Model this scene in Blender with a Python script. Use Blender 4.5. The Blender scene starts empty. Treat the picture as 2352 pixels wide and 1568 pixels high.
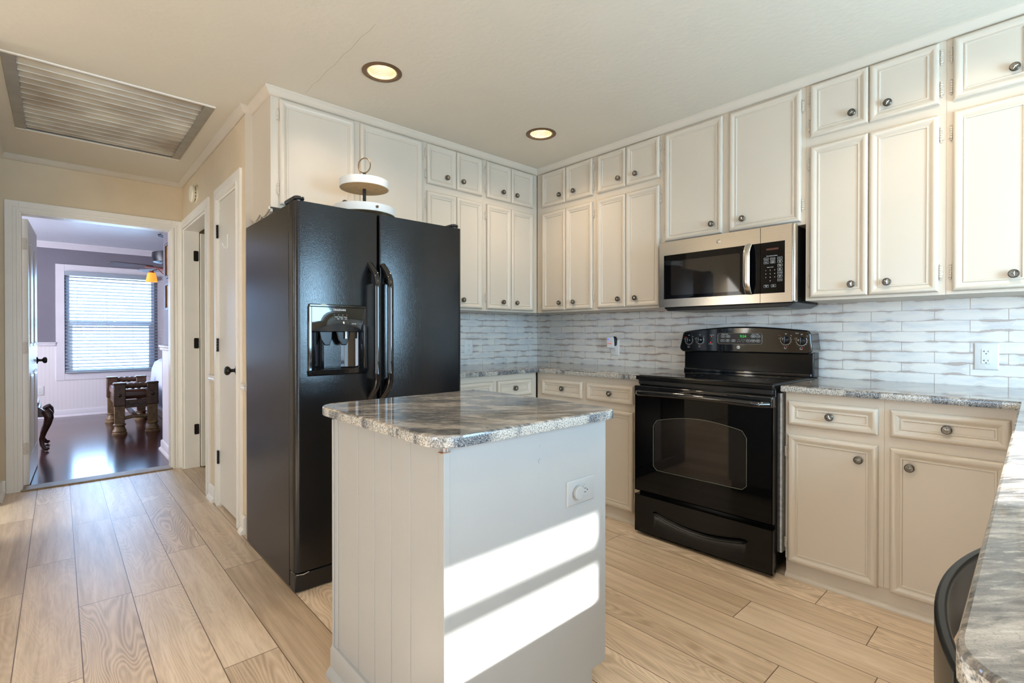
import bpy, bmesh, math, random
from mathutils import Matrix, Vector
random.seed(7)
PI = math.pi
S = bpy.context.scene
COL = S.collection

# ------------------------------------------------------------------ camera
cam_d = bpy.data.cameras.new('camera')
cam = bpy.data.objects.new('camera', cam_d)
COL.objects.link(cam)
S.camera = cam
cam_d.sensor_fit = 'HORIZONTAL'
cam_d.sensor_width = 36.0
cam_d.lens = 1143.79 / 2352 * 36.0
cam_d.shift_y = -8.29 / 2352
cam_d.clip_start = 0.02
_yaw, _pitch, _roll = 0.83242, -0.00636, -0.00003
_f = Vector((math.cos(_pitch) * math.cos(_yaw), math.cos(_pitch) * math.sin(_yaw), math.sin(_pitch)))
_r = Vector((math.sin(_yaw), -math.cos(_yaw), 0))
_u = _r.cross(_f)
cam.matrix_world = Matrix(((_r.x, _u.x, -_f.x, -3.1798), (_r.y, _u.y, -_f.y, -3.1614), (_r.z, _u.z, -_f.z, 1.1538), (0, 0, 0, 1)))

# ------------------------------------------------------------------ view, world, sun, daylight, added fill
S.view_settings.view_transform = 'Standard'
S.view_settings.look = 'None'
S.view_settings.exposure = 0.12
S.view_settings.gamma = 1.0
S.view_settings.use_curve_mapping = False
S.cycles.max_bounces = 10
S.cycles.diffuse_bounces = 6
S.cycles.glossy_bounces = 5
S.cycles.transmission_bounces = 6
S.cycles.sample_clamp_indirect = 6.0
S.cycles.use_denoising = True
S.cycles.caustics_reflective = False
S.cycles.caustics_refractive = False

W = bpy.data.worlds.new('sky')
S.world = W
W.use_nodes = True
bg = W.node_tree.nodes['Background']
bg.inputs[0].default_value = (0.62, 0.80, 1.0, 1)
bg.inputs[1].default_value = 3.0

sd = bpy.data.lights.new('sun', 'SUN')
sd.energy = 34.0
sd.angle = 0.015
sd.color = (1.0, 0.98, 0.95)
sun = bpy.data.objects.new('sun', sd)
COL.objects.link(sun)
sun.rotation_euler = Vector((-0.504, 1.0, -0.67)).to_track_quat('-Z', 'Y').to_euler()


def area(name, loc, direction, sx, sy, power, color, spread=PI):
    d = bpy.data.lights.new(name, 'AREA')
    d.shape = 'RECTANGLE'
    d.size, d.size_y = sx, sy
    d.energy = power
    d.color = color
    d.spread = spread
    o = bpy.data.objects.new(name, d)
    COL.objects.link(o)
    o.location = loc
    o.rotation_euler = Vector(direction).to_track_quat('-Z', 'Z').to_euler()
    return o


# daylight through the peninsula and bedroom windows; the other area lamps are added fill
area('daylight_window', (-1.19, -4.46, 1.5), (0, 1, 0), 0.74, 1.0, 60, (0.40, 0.72, 1.0))
area('fill_behind_camera', (-2.98, -4.46, 1.1), (0, 1, 0), 1.5, 1.9, 24, (0.52, 0.76, 1.0))  # added fill behind the camera, aimed down the hall
area('fill_west', (-6.66, -2.4, 1.35), (1, 0, 0), 2.2, 1.4, 48, (0.86, 0.92, 1.0))  # added soft fill from the left, no window known there
area('daylight_bedroom', (-2.6, 6.42, 1.35), (0, -1, -0.1), 1.0, 1.4, 76, (0.38, 0.62, 1.0))
area('fill_bedroom_side', (-5.12, 4.4, 1.4), (1, 0, 0), 1.6, 1.3, 115, (0.84, 0.84, 1.0))  # added to brighten the bedroom; the wall here has no opening
area('fill_side_room', (-4.9, 0.3, 1.5), (1, 0.75, 0), 1.2, 1.2, 38, (1.0, 0.97, 0.90))  # added beyond the hall doorway to lift the far hall wall

# ------------------------------------------------------------------ materials
class NT:
    def __init__(s, name):
        s.m = bpy.data.materials.new(name)
        s.m.use_nodes = True
        s.t = s.m.node_tree
        s.b = s.t.nodes['Principled BSDF']
    def n(s, typ, **kw):
        x = s.t.nodes.new(typ)
        for k, v in kw.items():
            setattr(x, k, v)
        return x
    def set(s, sock, v):
        if isinstance(v, bpy.types.NodeSocket):
            s.t.links.new(v, sock)
        elif isinstance(v, tuple) and len(v) == 3 and sock.type == 'RGBA':
            sock.default_value = (*v, 1)
        else:
            sock.default_value = v
    def math(s, op, a, b=0.0, c=0.0):
        x = s.n('ShaderNodeMath', operation=op)
        s.set(x.inputs[0], a); s.set(x.inputs[1], b); s.set(x.inputs[2], c)
        return x.outputs[0]
    def xyz(s, v):
        x = s.n('ShaderNodeSeparateXYZ'); s.set(x.inputs[0], v); return x.outputs
    def vec(s, a, b, c):
        x = s.n('ShaderNodeCombineXYZ')
        for i, q in enumerate((a, b, c)): s.set(x.inputs[i], q)
        return x.outputs[0]
    def pos(s):
        return s.n('ShaderNodeNewGeometry').outputs['Position']
    def noise(s, v, scale=1.0, detail=3.0, rough=0.5, dist=0.0):
        x = s.n('ShaderNodeTexNoise')
        s.set(x.inputs['Vector'], v)
        x.inputs['Scale'].default_value = scale; x.inputs['Detail'].default_value = detail
        x.inputs['Roughness'].default_value = rough; x.inputs['Distortion'].default_value = dist
        return x.outputs['Fac']
    def white(s, v):
        x = s.n('ShaderNodeTexWhiteNoise', noise_dimensions='3D'); s.set(x.inputs['Vector'], v); return x.outputs['Value']
    def ramp(s, fac, stops):
        x = s.n('ShaderNodeValToRGB'); s.set(x.inputs[0], fac)
        e = x.color_ramp.elements
        while len(e) < len(stops): e.new(0.5)
        for i, (p, c) in enumerate(stops):
            e[i].position = p; e[i].color = (*c, 1)
        return x.outputs[0]
    def mix(s, f, a, b):
        x = s.n('ShaderNodeMix', data_type='RGBA')
        s.set(x.inputs[0], f); s.set(x.inputs[6], a); s.set(x.inputs[7], b)
        return x.outputs[2]
    def mul(s, v, k):
        x = s.n('ShaderNodeVectorMath', operation='MULTIPLY'); s.set(x.inputs[0], v); x.inputs[1].default_value = k; return x.outputs[0]
    def bump(s, h, strength=0.2, dist=0.01):
        x = s.n('ShaderNodeBump'); x.inputs['Strength'].default_value = strength; x.inputs['Distance'].default_value = dist
        s.set(x.inputs['Height'], h); s.t.links.new(x.outputs[0], s.b.inputs['Normal'])
    def out(s, color=None, rough=None, metal=None, spec=None, coat=None):
        if color is not None: s.set(s.b.inputs['Base Color'], color)
        if rough is not None: s.set(s.b.inputs['Roughness'], rough)
        if metal is not None: s.set(s.b.inputs['Metallic'], metal)
        if spec is not None: s.set(s.b.inputs['Specular IOR Level'], spec)
        if coat is not None: s.set(s.b.inputs['Coat Weight'], coat); s.b.inputs['Coat Roughness'].default_value = 0.03
        return s.m


M = {}
def simple(name, col, rough=0.5, metal=0.0, spec=0.5, var=0.04, scale=6.0, bump=0.0, bscale=60.0, coat=None):
    """a plain surface with a faint mottling and, if asked, a fine bump"""
    k = NT(name)
    P_ = k.pos()
    nz = k.noise(P_, scale, 3.0)
    a = tuple(max(0, c * (1 - var)) for c in col); b = tuple(min(1, c * (1 + var)) for c in col)
    c = k.ramp(nz, [(0.3, a), (0.7, b)])
    if bump: k.bump(k.noise(P_, bscale, 3.0), bump, 0.004)
    M[name] = k.out(c, rough, metal, spec, coat)
    return M[name]

simple('cabinet_paint', (0.60, 0.535, 0.445), 0.33, var=0.02, scale=3, bump=0.03, bscale=60)
simple('crown_paint', (0.62, 0.56, 0.47), 0.4, var=0.02)
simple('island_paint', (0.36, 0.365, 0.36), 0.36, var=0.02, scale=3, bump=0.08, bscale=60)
simple('trim_paint', (0.84, 0.81, 0.75), 0.36, var=0.02)
simple('door_paint', (0.74, 0.71, 0.64), 0.38, var=0.02, scale=2)
simple('wall_beige', (0.68, 0.57, 0.41), 0.7, var=0.03, bump=0.12, bscale=120)
simple('wall_white', (0.74, 0.72, 0.66), 0.6, var=0.03)
simple('ceiling_paint', (0.66, 0.62, 0.53), 0.75, var=0.02, scale=2, bump=0.35, bscale=38)
simple('bed_wall', (0.20, 0.185, 0.22), 0.6, var=0.03)
simple('bed_white', (0.74, 0.71, 0.74), 0.45, var=0.02)
simple('bed_ceiling', (0.62, 0.66, 0.72), 0.35, var=0.02, bump=0.5, bscale=30)
simple('crack_line', (0.38, 0.33, 0.26), 0.8)
simple('black_satin', (0.010, 0.010, 0.011), 0.30, var=0.2)
simple('stool_black', (0.005, 0.0045, 0.004), 0.28, spec=0.18, var=0.1)
simple('black_gloss', (0.006, 0.006, 0.007), 0.06, var=0.1, coat=0.5)
simple('black_enamel', (0.005, 0.005, 0.005), 0.16, spec=0.3, var=0.1, bump=0.03, bscale=25)
simple('black_glass', (0.002, 0.002, 0.0025), 0.03, spec=0.24, var=0.1)
simple('smoke_edge', (0.10, 0.11, 0.09), 0.15)
simple('smoked_glass', (0.012, 0.010, 0.009), 0.04, var=0.1)
simple('dark_plastic', (0.008, 0.009, 0.012), 0.25, spec=0.3, var=0.1)
simple('door_hardware', (0.018, 0.015, 0.014), 0.35, metal=0.6, var=0.1)
simple('knob_metal', (0.13, 0.115, 0.095), 0.33, metal=0.9, var=0.35, scale=80)
simple('knob_star', (0.50, 0.48, 0.42), 0.35, metal=0.9, var=0.1)
simple('hinge_paint', (0.60, 0.54, 0.45), 0.35, var=0.15, scale=150)
simple('plastic_white', (0.78, 0.78, 0.76), 0.35, var=0.01)
simple('plastic_cream', (0.82, 0.76, 0.60), 0.4, var=0.01)
simple('slot_dark', (0.03, 0.03, 0.03), 0.6)
simple('print_white', (0.72, 0.74, 0.74), 0.5, var=0.0)
simple('print_red', (0.55, 0.06, 0.04), 0.5, var=0.0)
simple('chrome', (0.75, 0.75, 0.74), 0.12, metal=1.0, var=0.02)
simple('vent_frame', (0.33, 0.31, 0.26), 0.4, metal=0.4, var=0.10, scale=12)
simple('bronze', (0.16, 0.10, 0.055), 0.42, metal=0.5, var=0.15)
simple('baffle', (0.62, 0.50, 0.33), 0.4, metal=0.3, var=0.1)
simple('tray_white', (0.80, 0.80, 0.78), 0.4, var=0.01)
simple('tray_wood', (0.55, 0.38, 0.20), 0.55, var=0.12, scale=30)
simple('oak_trim', (0.30, 0.23, 0.15), 0.5, var=0.15, scale=20)
simple('copper_pin', (0.55, 0.32, 0.20), 0.4, metal=0.8)
simple('insulation', (0.62, 0.64, 0.66), 0.6, var=0.2, scale=60, bump=0.4)
simple('dark_carved_wood', (0.035, 0.014, 0.009), 0.28, var=0.5, scale=30, bump=0.3, bscale=50)
simple('bench_wood_dark', (0.085, 0.042, 0.022), 0.45, var=0.35, scale=28, bump=0.35, bscale=70)
simple('bench_wood_gold', (0.20, 0.125, 0.06), 0.45, var=0.3, scale=28, bump=0.3, bscale=60)
simple('bench_leather', (0.12, 0.055, 0.035), 0.22, var=0.15, scale=9)
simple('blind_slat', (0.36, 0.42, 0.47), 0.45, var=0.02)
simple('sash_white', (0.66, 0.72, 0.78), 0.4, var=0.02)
simple('picture_orange', (0.45, 0.20, 0.03), 0.5, var=0.4, scale=20)
simple('picture_frame', (0.08, 0.04, 0.02), 0.4, var=0.3)
simple('fan_metal', (0.008, 0.009, 0.014), 0.35)
simple('fan_blade', (0.12, 0.09, 0.10), 0.5, var=0.1)
simple('fan_copper', (0.40, 0.13, 0.07), 0.4, metal=0.4)
simple('lawn', (0.50, 0.52, 0.36), 0.9, var=0.2, scale=0.5)
simple('bark', (0.55, 0.50, 0.46), 0.9, var=0.2)
simple('mug_shadow', (0.02, 0.02, 0.02), 0.5)


def emis(name, col, strength):
    k = NT(name)
    P_ = k.pos()
    c = k.ramp(k.noise(P_, 40, 2), [(0.2, tuple(x * 0.93 for x in col)), (0.8, col)])
    k.set(k.b.inputs['Emission Color'], c)
    k.b.inputs['Emission Strength'].default_value = strength
    M[name] = k.out(col, 0.5)
emis('lamp_glow', (1.0, 0.84, 0.62), 14.0)
emis('orange_shade', (1.0, 0.30, 0.04), 1.3)
emis('led_green', (0.02, 0.55, 0.06), 0.55)
emis('led_red', (0.8, 0.03, 0.02), 0.5)
emis('led_blue', (0.05, 0.05, 1.0), 1.5)
emis('led_dim_orange', (0.045, 0.010, 0.004), 0.6)
emis('pilot_green', (0.05, 1.0, 0.25), 1.5)

# stainless steel, brushed along the width
k = NT('stainless')
p = k.pos(); q = k.mul(p, (3.0, 3.0, 260.0))
nz = k.noise(q, 1.0, 2.0)
k.bump(nz, 0.02, 0.001)
M['stainless'] = k.out(k.ramp(nz, [(0.3, (0.64, 0.60, 0.545)), (0.7, (0.68, 0.64, 0.58))]), 0.22, 1.0)

# pebbled black of the refrigerator doors
k = NT('fridge_black')
p = k.pos()
v = k.n('ShaderNodeTexNoise'); k.set(v.inputs['Vector'], k.mul(p, (1, 1, 0.8))); v.inputs['Scale'].default_value = 250; v.inputs['Detail'].default_value = 2.5; v.inputs['Distortion'].default_value = 1.2
k.bump(v.outputs['Fac'], 0.5, 0.0006)
M['fridge_black'] = k.out((0.007, 0.007, 0.008), 0.16, 0.0, 0.5)
k = NT('fridge_side')
p = k.pos()
k.bump(k.noise(k.mul(p, (1, 1, 0.6)), 160, 2.0), 0.3, 0.0008)
M['fridge_side'] = k.out((0.008, 0.008, 0.009), 0.27, 0.0, 0.5)

# granite
k = NT('granite')
p = k.pos()
x, y, z = k.xyz(p)
al = k.math('ADD', k.math('MULTIPLY', x, 0.80), k.math('MULTIPLY', y, -0.60))
ac = k.math('ADD', k.math('MULTIPLY', x, 0.60), k.math('MULTIPLY', y, 0.80))
sw = k.noise(k.vec(k.math('MULTIPLY', al, 2.6), k.math('MULTIPLY', ac, 7.5), z), 1.0, 5.0, 0.60, 1.6)
c1 = k.ramp(sw, [(0.28, (0.055, 0.06, 0.065)), (0.42, (0.13, 0.125, 0.12)), (0.52, (0.24, 0.215, 0.19)), (0.63, (0.46, 0.41, 0.35)), (0.75, (0.26, 0.235, 0.21))])
st = k.noise(k.vec(k.math('MULTIPLY', al, 22.0), k.math('MULTIPLY', ac, 95.0), z), 1.0, 4.0, 0.65, 0.4)
c2 = k.mix(k.ramp(st, [(0.50, (0, 0, 0)), (0.66, (0.75, 0.75, 0.75))]), c1, (0.055, 0.055, 0.055))
c3 = k.mix(k.ramp(st, [(0.32, (0.70, 0.70, 0.70)), (0.47, (0, 0, 0))]), c2, (0.52, 0.48, 0.42))
gr = k.noise(p, 420.0, 2.0, 0.6)
c4 = k.mix(k.ramp(gr, [(0.55, (0, 0, 0)), (0.70, (0.5, 0.5, 0.5))]), c3, (0.04, 0.04, 0.045))
M['granite'] = k.out(c4, 0.06, 0.0, 0.5)
k = NT('granite_edge')
p = k.pos()
vein = k.noise(k.mul(p, (7.0, 7.0, 3.0)), 1.0, 3.0, 0.6, 1.0)
spk = k.noise(p, 260.0, 4.0, 0.7)
ca = k.ramp(spk, [(0.38, (0.10, 0.11, 0.12)), (0.46, (0.30, 0.30, 0.28)), (0.56, (0.56, 0.545, 0.50))])
cb = k.ramp(spk, [(0.40, (0.03, 0.04, 0.055)), (0.52, (0.13, 0.15, 0.17)), (0.64, (0.40, 0.40, 0.39))])
M['granite_edge'] = k.out(k.mix(k.ramp(vein, [(0.50, (0, 0, 0)), (0.60, (1, 1, 1))]), ca, cb), 0.18)

# wood plank floor, boards running along y
def planks(name, along, w, x0, L, c_dark, c_mid, c_light, seam, rough, ring=0.35, gloss_bump=0.05):
    k = NT(name)
    p = k.pos(); x, y, z = k.xyz(p)
    a, b = (x, y) if along == 'y' else (y, x)
    t = k.math('DIVIDE', k.math('SUBTRACT', a, x0), w)
    col = k.math('FLOOR', t)
    off = k.math('MULTIPLY', k.white(k.vec(col, 3.3, 1.7)), L)
    s = k.math('DIVIDE', k.math('ADD', b, off), L)
    row = k.math('FLOOR', s)
    r = k.white(k.vec(col, row, 0.5))
    r2 = k.white(k.vec(col, row, 7.5))
    fx = k.math('FRACT', t); fy = k.math('FRACT', s)
    ex = k.math('MULTIPLY', k.math('MINIMUM', fx, k.math('SUBTRACT', 1.0, fx)), w)
    ey = k.math('MULTIPLY', k.math('MINIMUM', fy, k.math('SUBTRACT', 1.0, fy)), L)
    e = k.math('MINIMUM', ex, ey)
    sh = k.math('MULTIPLY', r, 40.0)
    g = k.noise(k.vec(k.math('MULTIPLY', a, 26), k.math('ADD', k.math('MULTIPLY', b, 1.6), sh), sh), 1.0, 6.0, 0.62, 0.5)
    fine = k.noise(k.vec(k.math('MULTIPLY', a, 190), k.math('MULTIPLY', b, 7.0), sh), 1.0, 3.0, 0.6)
    blob = k.noise(k.vec(k.math('MULTIPLY', a, 6.5), k.math('ADD', k.math('MULTIPLY', b, 1.25), sh), sh), 1.0, 1.6, 0.4, 0.35)
    rings = k.math('ABSOLUTE', k.math('SINE', k.math('MULTIPLY', blob, 110.0)))
    rings = k.math('POWER', rings, 2.5)
    rmask = k.math('MULTIPLY', k.ramp(r2, [(0.35, (0, 0, 0)), (0.7, (1, 1, 1))]), ring)
    base = k.ramp(k.math('ADD', k.math('MULTIPLY', g, 0.75), k.math('MULTIPLY', r, 0.25)), [(0.30, c_dark), (0.50, c_mid), (0.70, c_light)])
    base = k.mix(k.math('MULTIPLY', k.math('GREATER_THAN', fine, 0.57), 0.30), base, c_dark)
    base = k.mix(k.math('MULTIPLY', rings, rmask), base, tuple(min(1, c * 1.22) for c in c_light))
    sm = k.math('LESS_THAN', e, 0.0016)
    c = k.mix(sm, base, seam)
    h = k.math('ADD', k.math('MULTIPLY', g, 0.4), k.math('MULTIPLY', k.math('SUBTRACT', 1.0, sm), 0.8))
    k.bump(h, gloss_bump, 0.004)
    M[name] = k.out(c, rough)
planks('floor_planks', 'y', 0.1797, -2.404, 1.22, (0.42, 0.31, 0.205), (0.62, 0.485, 0.345), (0.76, 0.625, 0.48), (0.14, 0.09, 0.06), 0.38, ring=0.5)
planks('cherry_floor', 'x', 0.083, 0.0, 1.1, (0.022, 0.007, 0.006), (0.055, 0.014, 0.011), (0.10, 0.025, 0.017), (0.01, 0.004, 0.004), 0.16, ring=0.0, gloss_bump=0.12)

# glazed tiles with brushed brown edges; u runs along the wall
def tiles(name, axis, u0):
    k = NT(name)
    p = k.pos(); x, y, z = k.xyz(p)
    u = y if axis == 'y' else x
    wob = k.math('MULTIPLY', k.math('SUBTRACT', k.noise(k.vec(k.math('MULTIPLY', u, 4.2), k.math('MULTIPLY', z, 5.0), 0.0), 1.0, 1.5), 0.5), 0.016)
    v = k.math('DIVIDE', k.math('SUBTRACT', k.math('ADD', z, wob), 0.912), 0.0516)
    row = k.math('FLOOR', v); fv = k.math('FRACT', v)
    odd = k.math('MULTIPLY', k.math('FRACT', k.math('MULTIPLY', row, 0.5)), 2.0)
    t = k.math('ADD', k.math('DIVIDE', k.math('SUBTRACT', u, u0), 0.2575), k.math('MULTIPLY', odd, 0.5))
    col = k.math('FLOOR', t); fu = k.math('FRACT', t)
    r = k.white(k.vec(col, row, 2.0))
    du = k.math('MULTIPLY', k.math('MINIMUM', fu, k.math('SUBTRACT', 1.0, fu)), 0.2575)
    dv = k.math('MULTIPLY', k.math('MINIMUM', fv, k.math('SUBTRACT', 1.0, fv)), 0.0516)
    smear = k.noise(k.vec(k.math('MULTIPLY', u, 9.0), k.math('MULTIPLY', row, 3.7), 0.0), 1.0, 2.0)
    rough_e = k.noise(k.vec(k.math('MULTIPLY', u, 170.0), k.math('MULTIPLY', z, 420.0), 0.0), 1.0, 3.0)
    band_w = k.math('ADD', k.math('MULTIPLY', k.math('MAXIMUM', k.math('SUBTRACT', smear, 0.47), 0.0), 0.042), 0.0009)
    band_w = k.math('MULTIPLY', band_w, k.math('ADD', 0.35, k.math('MULTIPLY', rough_e, 1.3)))
    band = k.math('LESS_THAN', dv, band_w)
    face = k.noise(k.vec(k.math('MULTIPLY', u, 5.0), k.math('MULTIPLY', z, 22.0), k.math('MULTIPLY', r, 9.0)), 1.0, 4.0, 0.6)
    c = k.ramp(face, [(0.30, (0.62, 0.63, 0.64)), (0.48, (0.76, 0.74, 0.70)), (0.65, (0.82, 0.78, 0.71))])
    halo = k.math('MULTIPLY', k.math('LESS_THAN', dv, k.math('MULTIPLY', band_w, 3.0)), 0.22)
    c = k.mix(halo, c, (0.42, 0.40, 0.42))
    c = k.mix(k.math('MULTIPLY', band, 0.72), c, (0.34, 0.25, 0.20))
    c = k.mix(k.math('LESS_THAN', du, 0.0011), c, (0.36, 0.27, 0.20))
    ht = k.math('ADD', k.math('MULTIPLY', face, 0.6), k.math('MULTIPLY', k.math('GREATER_THAN', k.math('MINIMUM', du, dv), 0.0014), 0.5))
    k.bump(ht, 0.16, 0.004)
    M[name] = k.out(c, 0.24)
tiles('tile_stove_wall', 'y', -2.493)
tiles('tile_fridge_wall', 'x', -0.119)

# louvre blades of the ceiling vent, dusty
k = NT('vent_louvre')
p = k.pos()
M['vent_louvre'] = k.out(k.ramp(k.noise(p, 2.4, 3.0), [(0.34, (0.33, 0.28, 0.22)), (0.62, (0.62, 0.59, 0.51))]), 0.45)
# quilt with a woven grid
k = NT('quilt')
p = k.pos(); x, y, z = k.xyz(p)
gx = k.math('SINE', k.math('MULTIPLY', k.math('ADD', y, x), 210.0)); gz = k.math('SINE', k.math('MULTIPLY', k.math('ADD', z, x), 210.0))
g = k.math('MULTIPLY', k.math('MULTIPLY', gx, gz), 0.5)
k.bump(g, 0.6, 0.006)
M['quilt'] = k.out(k.ramp(k.math('ADD', g, 0.5), [(0.2, (0.45, 0.47, 0.60)), (0.8, (0.72, 0.74, 0.84))]), 0.8)
# beadboard
k = NT('beadboard')
p = k.pos(); x, y, z = k.xyz(p)
fr = k.math('FRACT', k.math('MULTIPLY', k.math('ADD', x, y), 24.0))
gr = k.math('LESS_THAN', fr, 0.08)
k.bump(k.math('SUBTRACT', 1.0, gr), 0.4, 0.004)
M['beadboard'] = k.out(k.mix(k.math('MULTIPLY', gr, 0.25), (0.80, 0.76, 0.76), (0.45, 0.42, 0.45)), 0.45)

# ------------------------------------------------------------------ mesh helpers
def fSW(x0): return Matrix(((0, 0, -1, x0), (-1, 0, 0, 0), (0, 1, 0, 0), (0, 0, 0, 1)))      # faces -x, u = -y
def fFW(y0): return Matrix(((1, 0, 0, 0), (0, 0, -1, y0), (0, 1, 0, 0), (0, 0, 0, 1)))       # faces -y, u = x
def fLW(x0): return Matrix(((0, 0, 1, x0), (1, 0, 0, 0), (0, 1, 0, 0), (0, 0, 0, 1)))        # faces +x, u = y
def fBW(y0): return Matrix(((-1, 0, 0, 0), (0, 0, 1, y0), (0, 1, 0, 0), (0, 0, 0, 1)))       # faces +y, u = -x
def fUP(z0): return Matrix(((1, 0, 0, 0), (0, 1, 0, 0), (0, 0, 1, z0), (0, 0, 0, 1)))        # faces up
def fDN(z0): return Matrix(((1, 0, 0, 0), (0, -1, 0, 0), (0, 0, -1, z0), (0, 0, 0, 1)))      # faces down, v = -y
ID = Matrix.Identity(4)


class MB:
    def __init__(s, fr=ID):
        s.v = []; s.f = []; s.mi = []; s.M = fr
    def add(s, vs, fs, m=0):
        b = len(s.v)
        s.v += [s.M @ Vector(q) for q in vs]
        s.f += [tuple(b + i for i in g) for g in fs]
        s.mi += [m] * len(fs)
        return s
    def box(s, a0, a1, b0, b1, c0, c1, m=0):
        vs = [(a, b, c) for a in (a0, a1) for b in (b0, b1) for c in (c0, c1)]
        return s.add(vs, [(0, 1, 3, 2), (4, 6, 7, 5), (0, 4, 5, 1), (2, 3, 7, 6), (0, 2, 6, 4), (1, 5, 7, 3)], m)
    def prism(s, poly, n0, n1, m=0):
        n = len(poly)
        vs = [(u, v, n0) for u, v in poly] + [(u, v, n1) for u, v in poly]
        fs = [tuple(range(n))[::-1], tuple(range(n, 2 * n))] + [(i, (i + 1) % n, n + (i + 1) % n, n + i) for i in range(n)]
        return s.add(vs, fs, m)
    def panel(s, u0, u1, v0, v1, prof, m=0):
        vs = []; fs = []
        for ins, h in prof:
            vs += [(u0 + ins, v0 + ins, h), (u1 - ins, v0 + ins, h), (u1 - ins, v1 - ins, h), (u0 + ins, v1 - ins, h)]
        for r in range(len(prof) - 1):
            for i in range(4):
                j = (i + 1) % 4
                fs.append((r * 4 + i, r * 4 + j, r * 4 + 4 + j, r * 4 + 4 + i))
        b = (len(prof) - 1) * 4
        fs.append((b, b + 1, b + 2, b + 3)); fs.append((3, 2, 1, 0))
        return s.add(vs, fs, m)
    def lathe(s, prof, c=(0, 0, 0), axis='n', seg=24, m=0, cap=True):
        vs = []; fs = []
        for r, h in prof:
            for i in range(seg):
                a = 2 * PI * i / seg
                d = (r * math.cos(a), r * math.sin(a), h)
                if axis == 'v': d = (d[0], d[2], d[1])
                elif axis == 'u': d = (d[2], d[0], d[1])
                vs.append((c[0] + d[0], c[1] + d[1], c[2] + d[2]))
        for k_ in range(len(prof) - 1):
            for i in range(seg):
                j = (i + 1) % seg
                fs.append((k_ * seg + i, k_ * seg + j, (k_ + 1) * seg + j, (k_ + 1) * seg + i))
        if cap:
            if prof[0][0] > 1e-6: fs.append(tuple(range(seg))[::-1])
            if prof[-1][0] > 1e-6: fs.append(tuple((len(prof) - 1) * seg + i for i in range(seg)))
        return s.add(vs, fs, m)
    def tube(s, pts, r, seg=10, closed=False, m=0, sq=(1.0, 1.0), up=None):
        P_ = [Vector(q) for q in pts]; n = len(P_)
        rr = r if isinstance(r, (list, tuple)) else [r] * n
        vs = []; prev = None
        for i in range(n):
            if closed: t = P_[(i + 1) % n] - P_[i - 1]
            else: t = P_[min(i + 1, n - 1)] - P_[max(i - 1, 0)]
            t.normalize()
            if prev is None:
                a = Vector(up) if up else (Vector((0, 0, 1)) if abs(t.z) < 0.9 else Vector((1, 0, 0)))
            else: a = prev
            a = (a - t * a.dot(t)).normalized(); prev = a; b = t.cross(a)
            for j in range(seg):
                w = 2 * PI * j / seg
                q = P_[i] + (a * math.cos(w) * sq[0] + b * math.sin(w) * sq[1]) * rr[i]
                vs.append(tuple(q))
        fs = []
        for i in range(n if closed else n - 1):
            k_ = (i + 1) % n
            for j in range(seg):
                l = (j + 1) % seg
                fs.append((i * seg + j, i * seg + l, k_ * seg + l, k_ * seg + j))
        if not closed:
            fs.append(tuple(range(seg))[::-1]); fs.append(tuple((n - 1) * seg + j for j in range(seg)))
        return s.add(vs, fs, m)
    def sweep(s, path, prof, m=0):
        """mitred moulding: path = xy points, prof = closed list of (offset to the left of travel, z)"""
        P_ = [Vector(q) for q in path]; n = len(P_); k_ = len(prof); vs = []
        for i in range(n):
            d0 = (P_[i] - P_[i - 1]).normalized() if i > 0 else None
            d1 = (P_[i + 1] - P_[i]).normalized() if i < n - 1 else None
            n0 = Vector((-d0.y, d0.x)) if d0 else None; n1 = Vector((-d1.y, d1.x)) if d1 else None
            if n0 is None: nn = n1
            elif n1 is None: nn = n0
            else:
                nn = (n0 + n1); nn = nn / max(1e-6, nn.dot(n0))
            for o, z in prof: vs.append((P_[i].x + nn.x * o, P_[i].y + nn.y * o, z))
        fs = []
        for i in range(n - 1):
            for j in range(k_):
                l = (j + 1) % k_
                fs.append((i * k_ + j, i * k_ + l, (i + 1) * k_ + l, (i + 1) * k_ + j))
        fs.append(tuple(range(k_))[::-1]); fs.append(tuple((n - 1) * k_ + j for j in range(k_)))
        return s.add(vs, fs, m)
    def build(s, name, mats, parent=None, bevel=0.0, smooth=35, seg=2, sub=0):
        o0 = Vector((0, 0, 0))
        if parent is not None:
            o0 = WL[parent.name]
        me = bpy.data.meshes.new(name)
        me.from_pydata([tuple(q - o0) for q in s.v], [], s.f)
        bm = bmesh.new(); bm.from_mesh(me)
        for i, f in enumerate(bm.faces): f.material_index = s.mi[i]
        bmesh.ops.recalc_face_normals(bm, faces=bm.faces)
        if smooth:
            for f in bm.faces: f.smooth = True
            for e in bm.edges:
                if len(e.link_faces) == 2 and e.calc_face_angle(0) > math.radians(smooth): e.smooth = False
        bm.to_mesh(me); bm.free()
        if isinstance(mats, str): mats = [mats]
        for q in mats: me.materials.append(M[q])
        o = bpy.data.objects.new(name, me); COL.objects.link(o)
        if parent is not None: o.parent = parent
        WL[o.name] = o0.copy()
        if bevel:
            b = o.modifiers.new('bevel', 'BEVEL'); b.width = bevel; b.segments = seg; b.limit_method = 'ANGLE'; b.angle_limit = math.radians(40)
            b.harden_normals = False
        if sub:
            b = o.modifiers.new('subsurf', 'SUBSURF'); b.levels = sub; b.render_levels = sub
        return o
WL = {}     # world position of each object's own origin

def thing(name, label, cat, loc=(0, 0, 0), group=None):
    o = bpy.data.objects.new(name, None); COL.objects.link(o)
    o.location = loc; o.empty_display_size = 0.1
    WL[o.name] = Vector(loc)
    o['label'] = label; o['category'] = cat
    if group: o['group'] = group
    return o
def tag(o, label, cat, group=None):
    o['label'] = label; o['category'] = cat
    if group: o['group'] = group
    return o
def struct(o):
    o['kind'] = 'structure'; return o
def lab(o, text):
    o['label'] = text; return o

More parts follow.
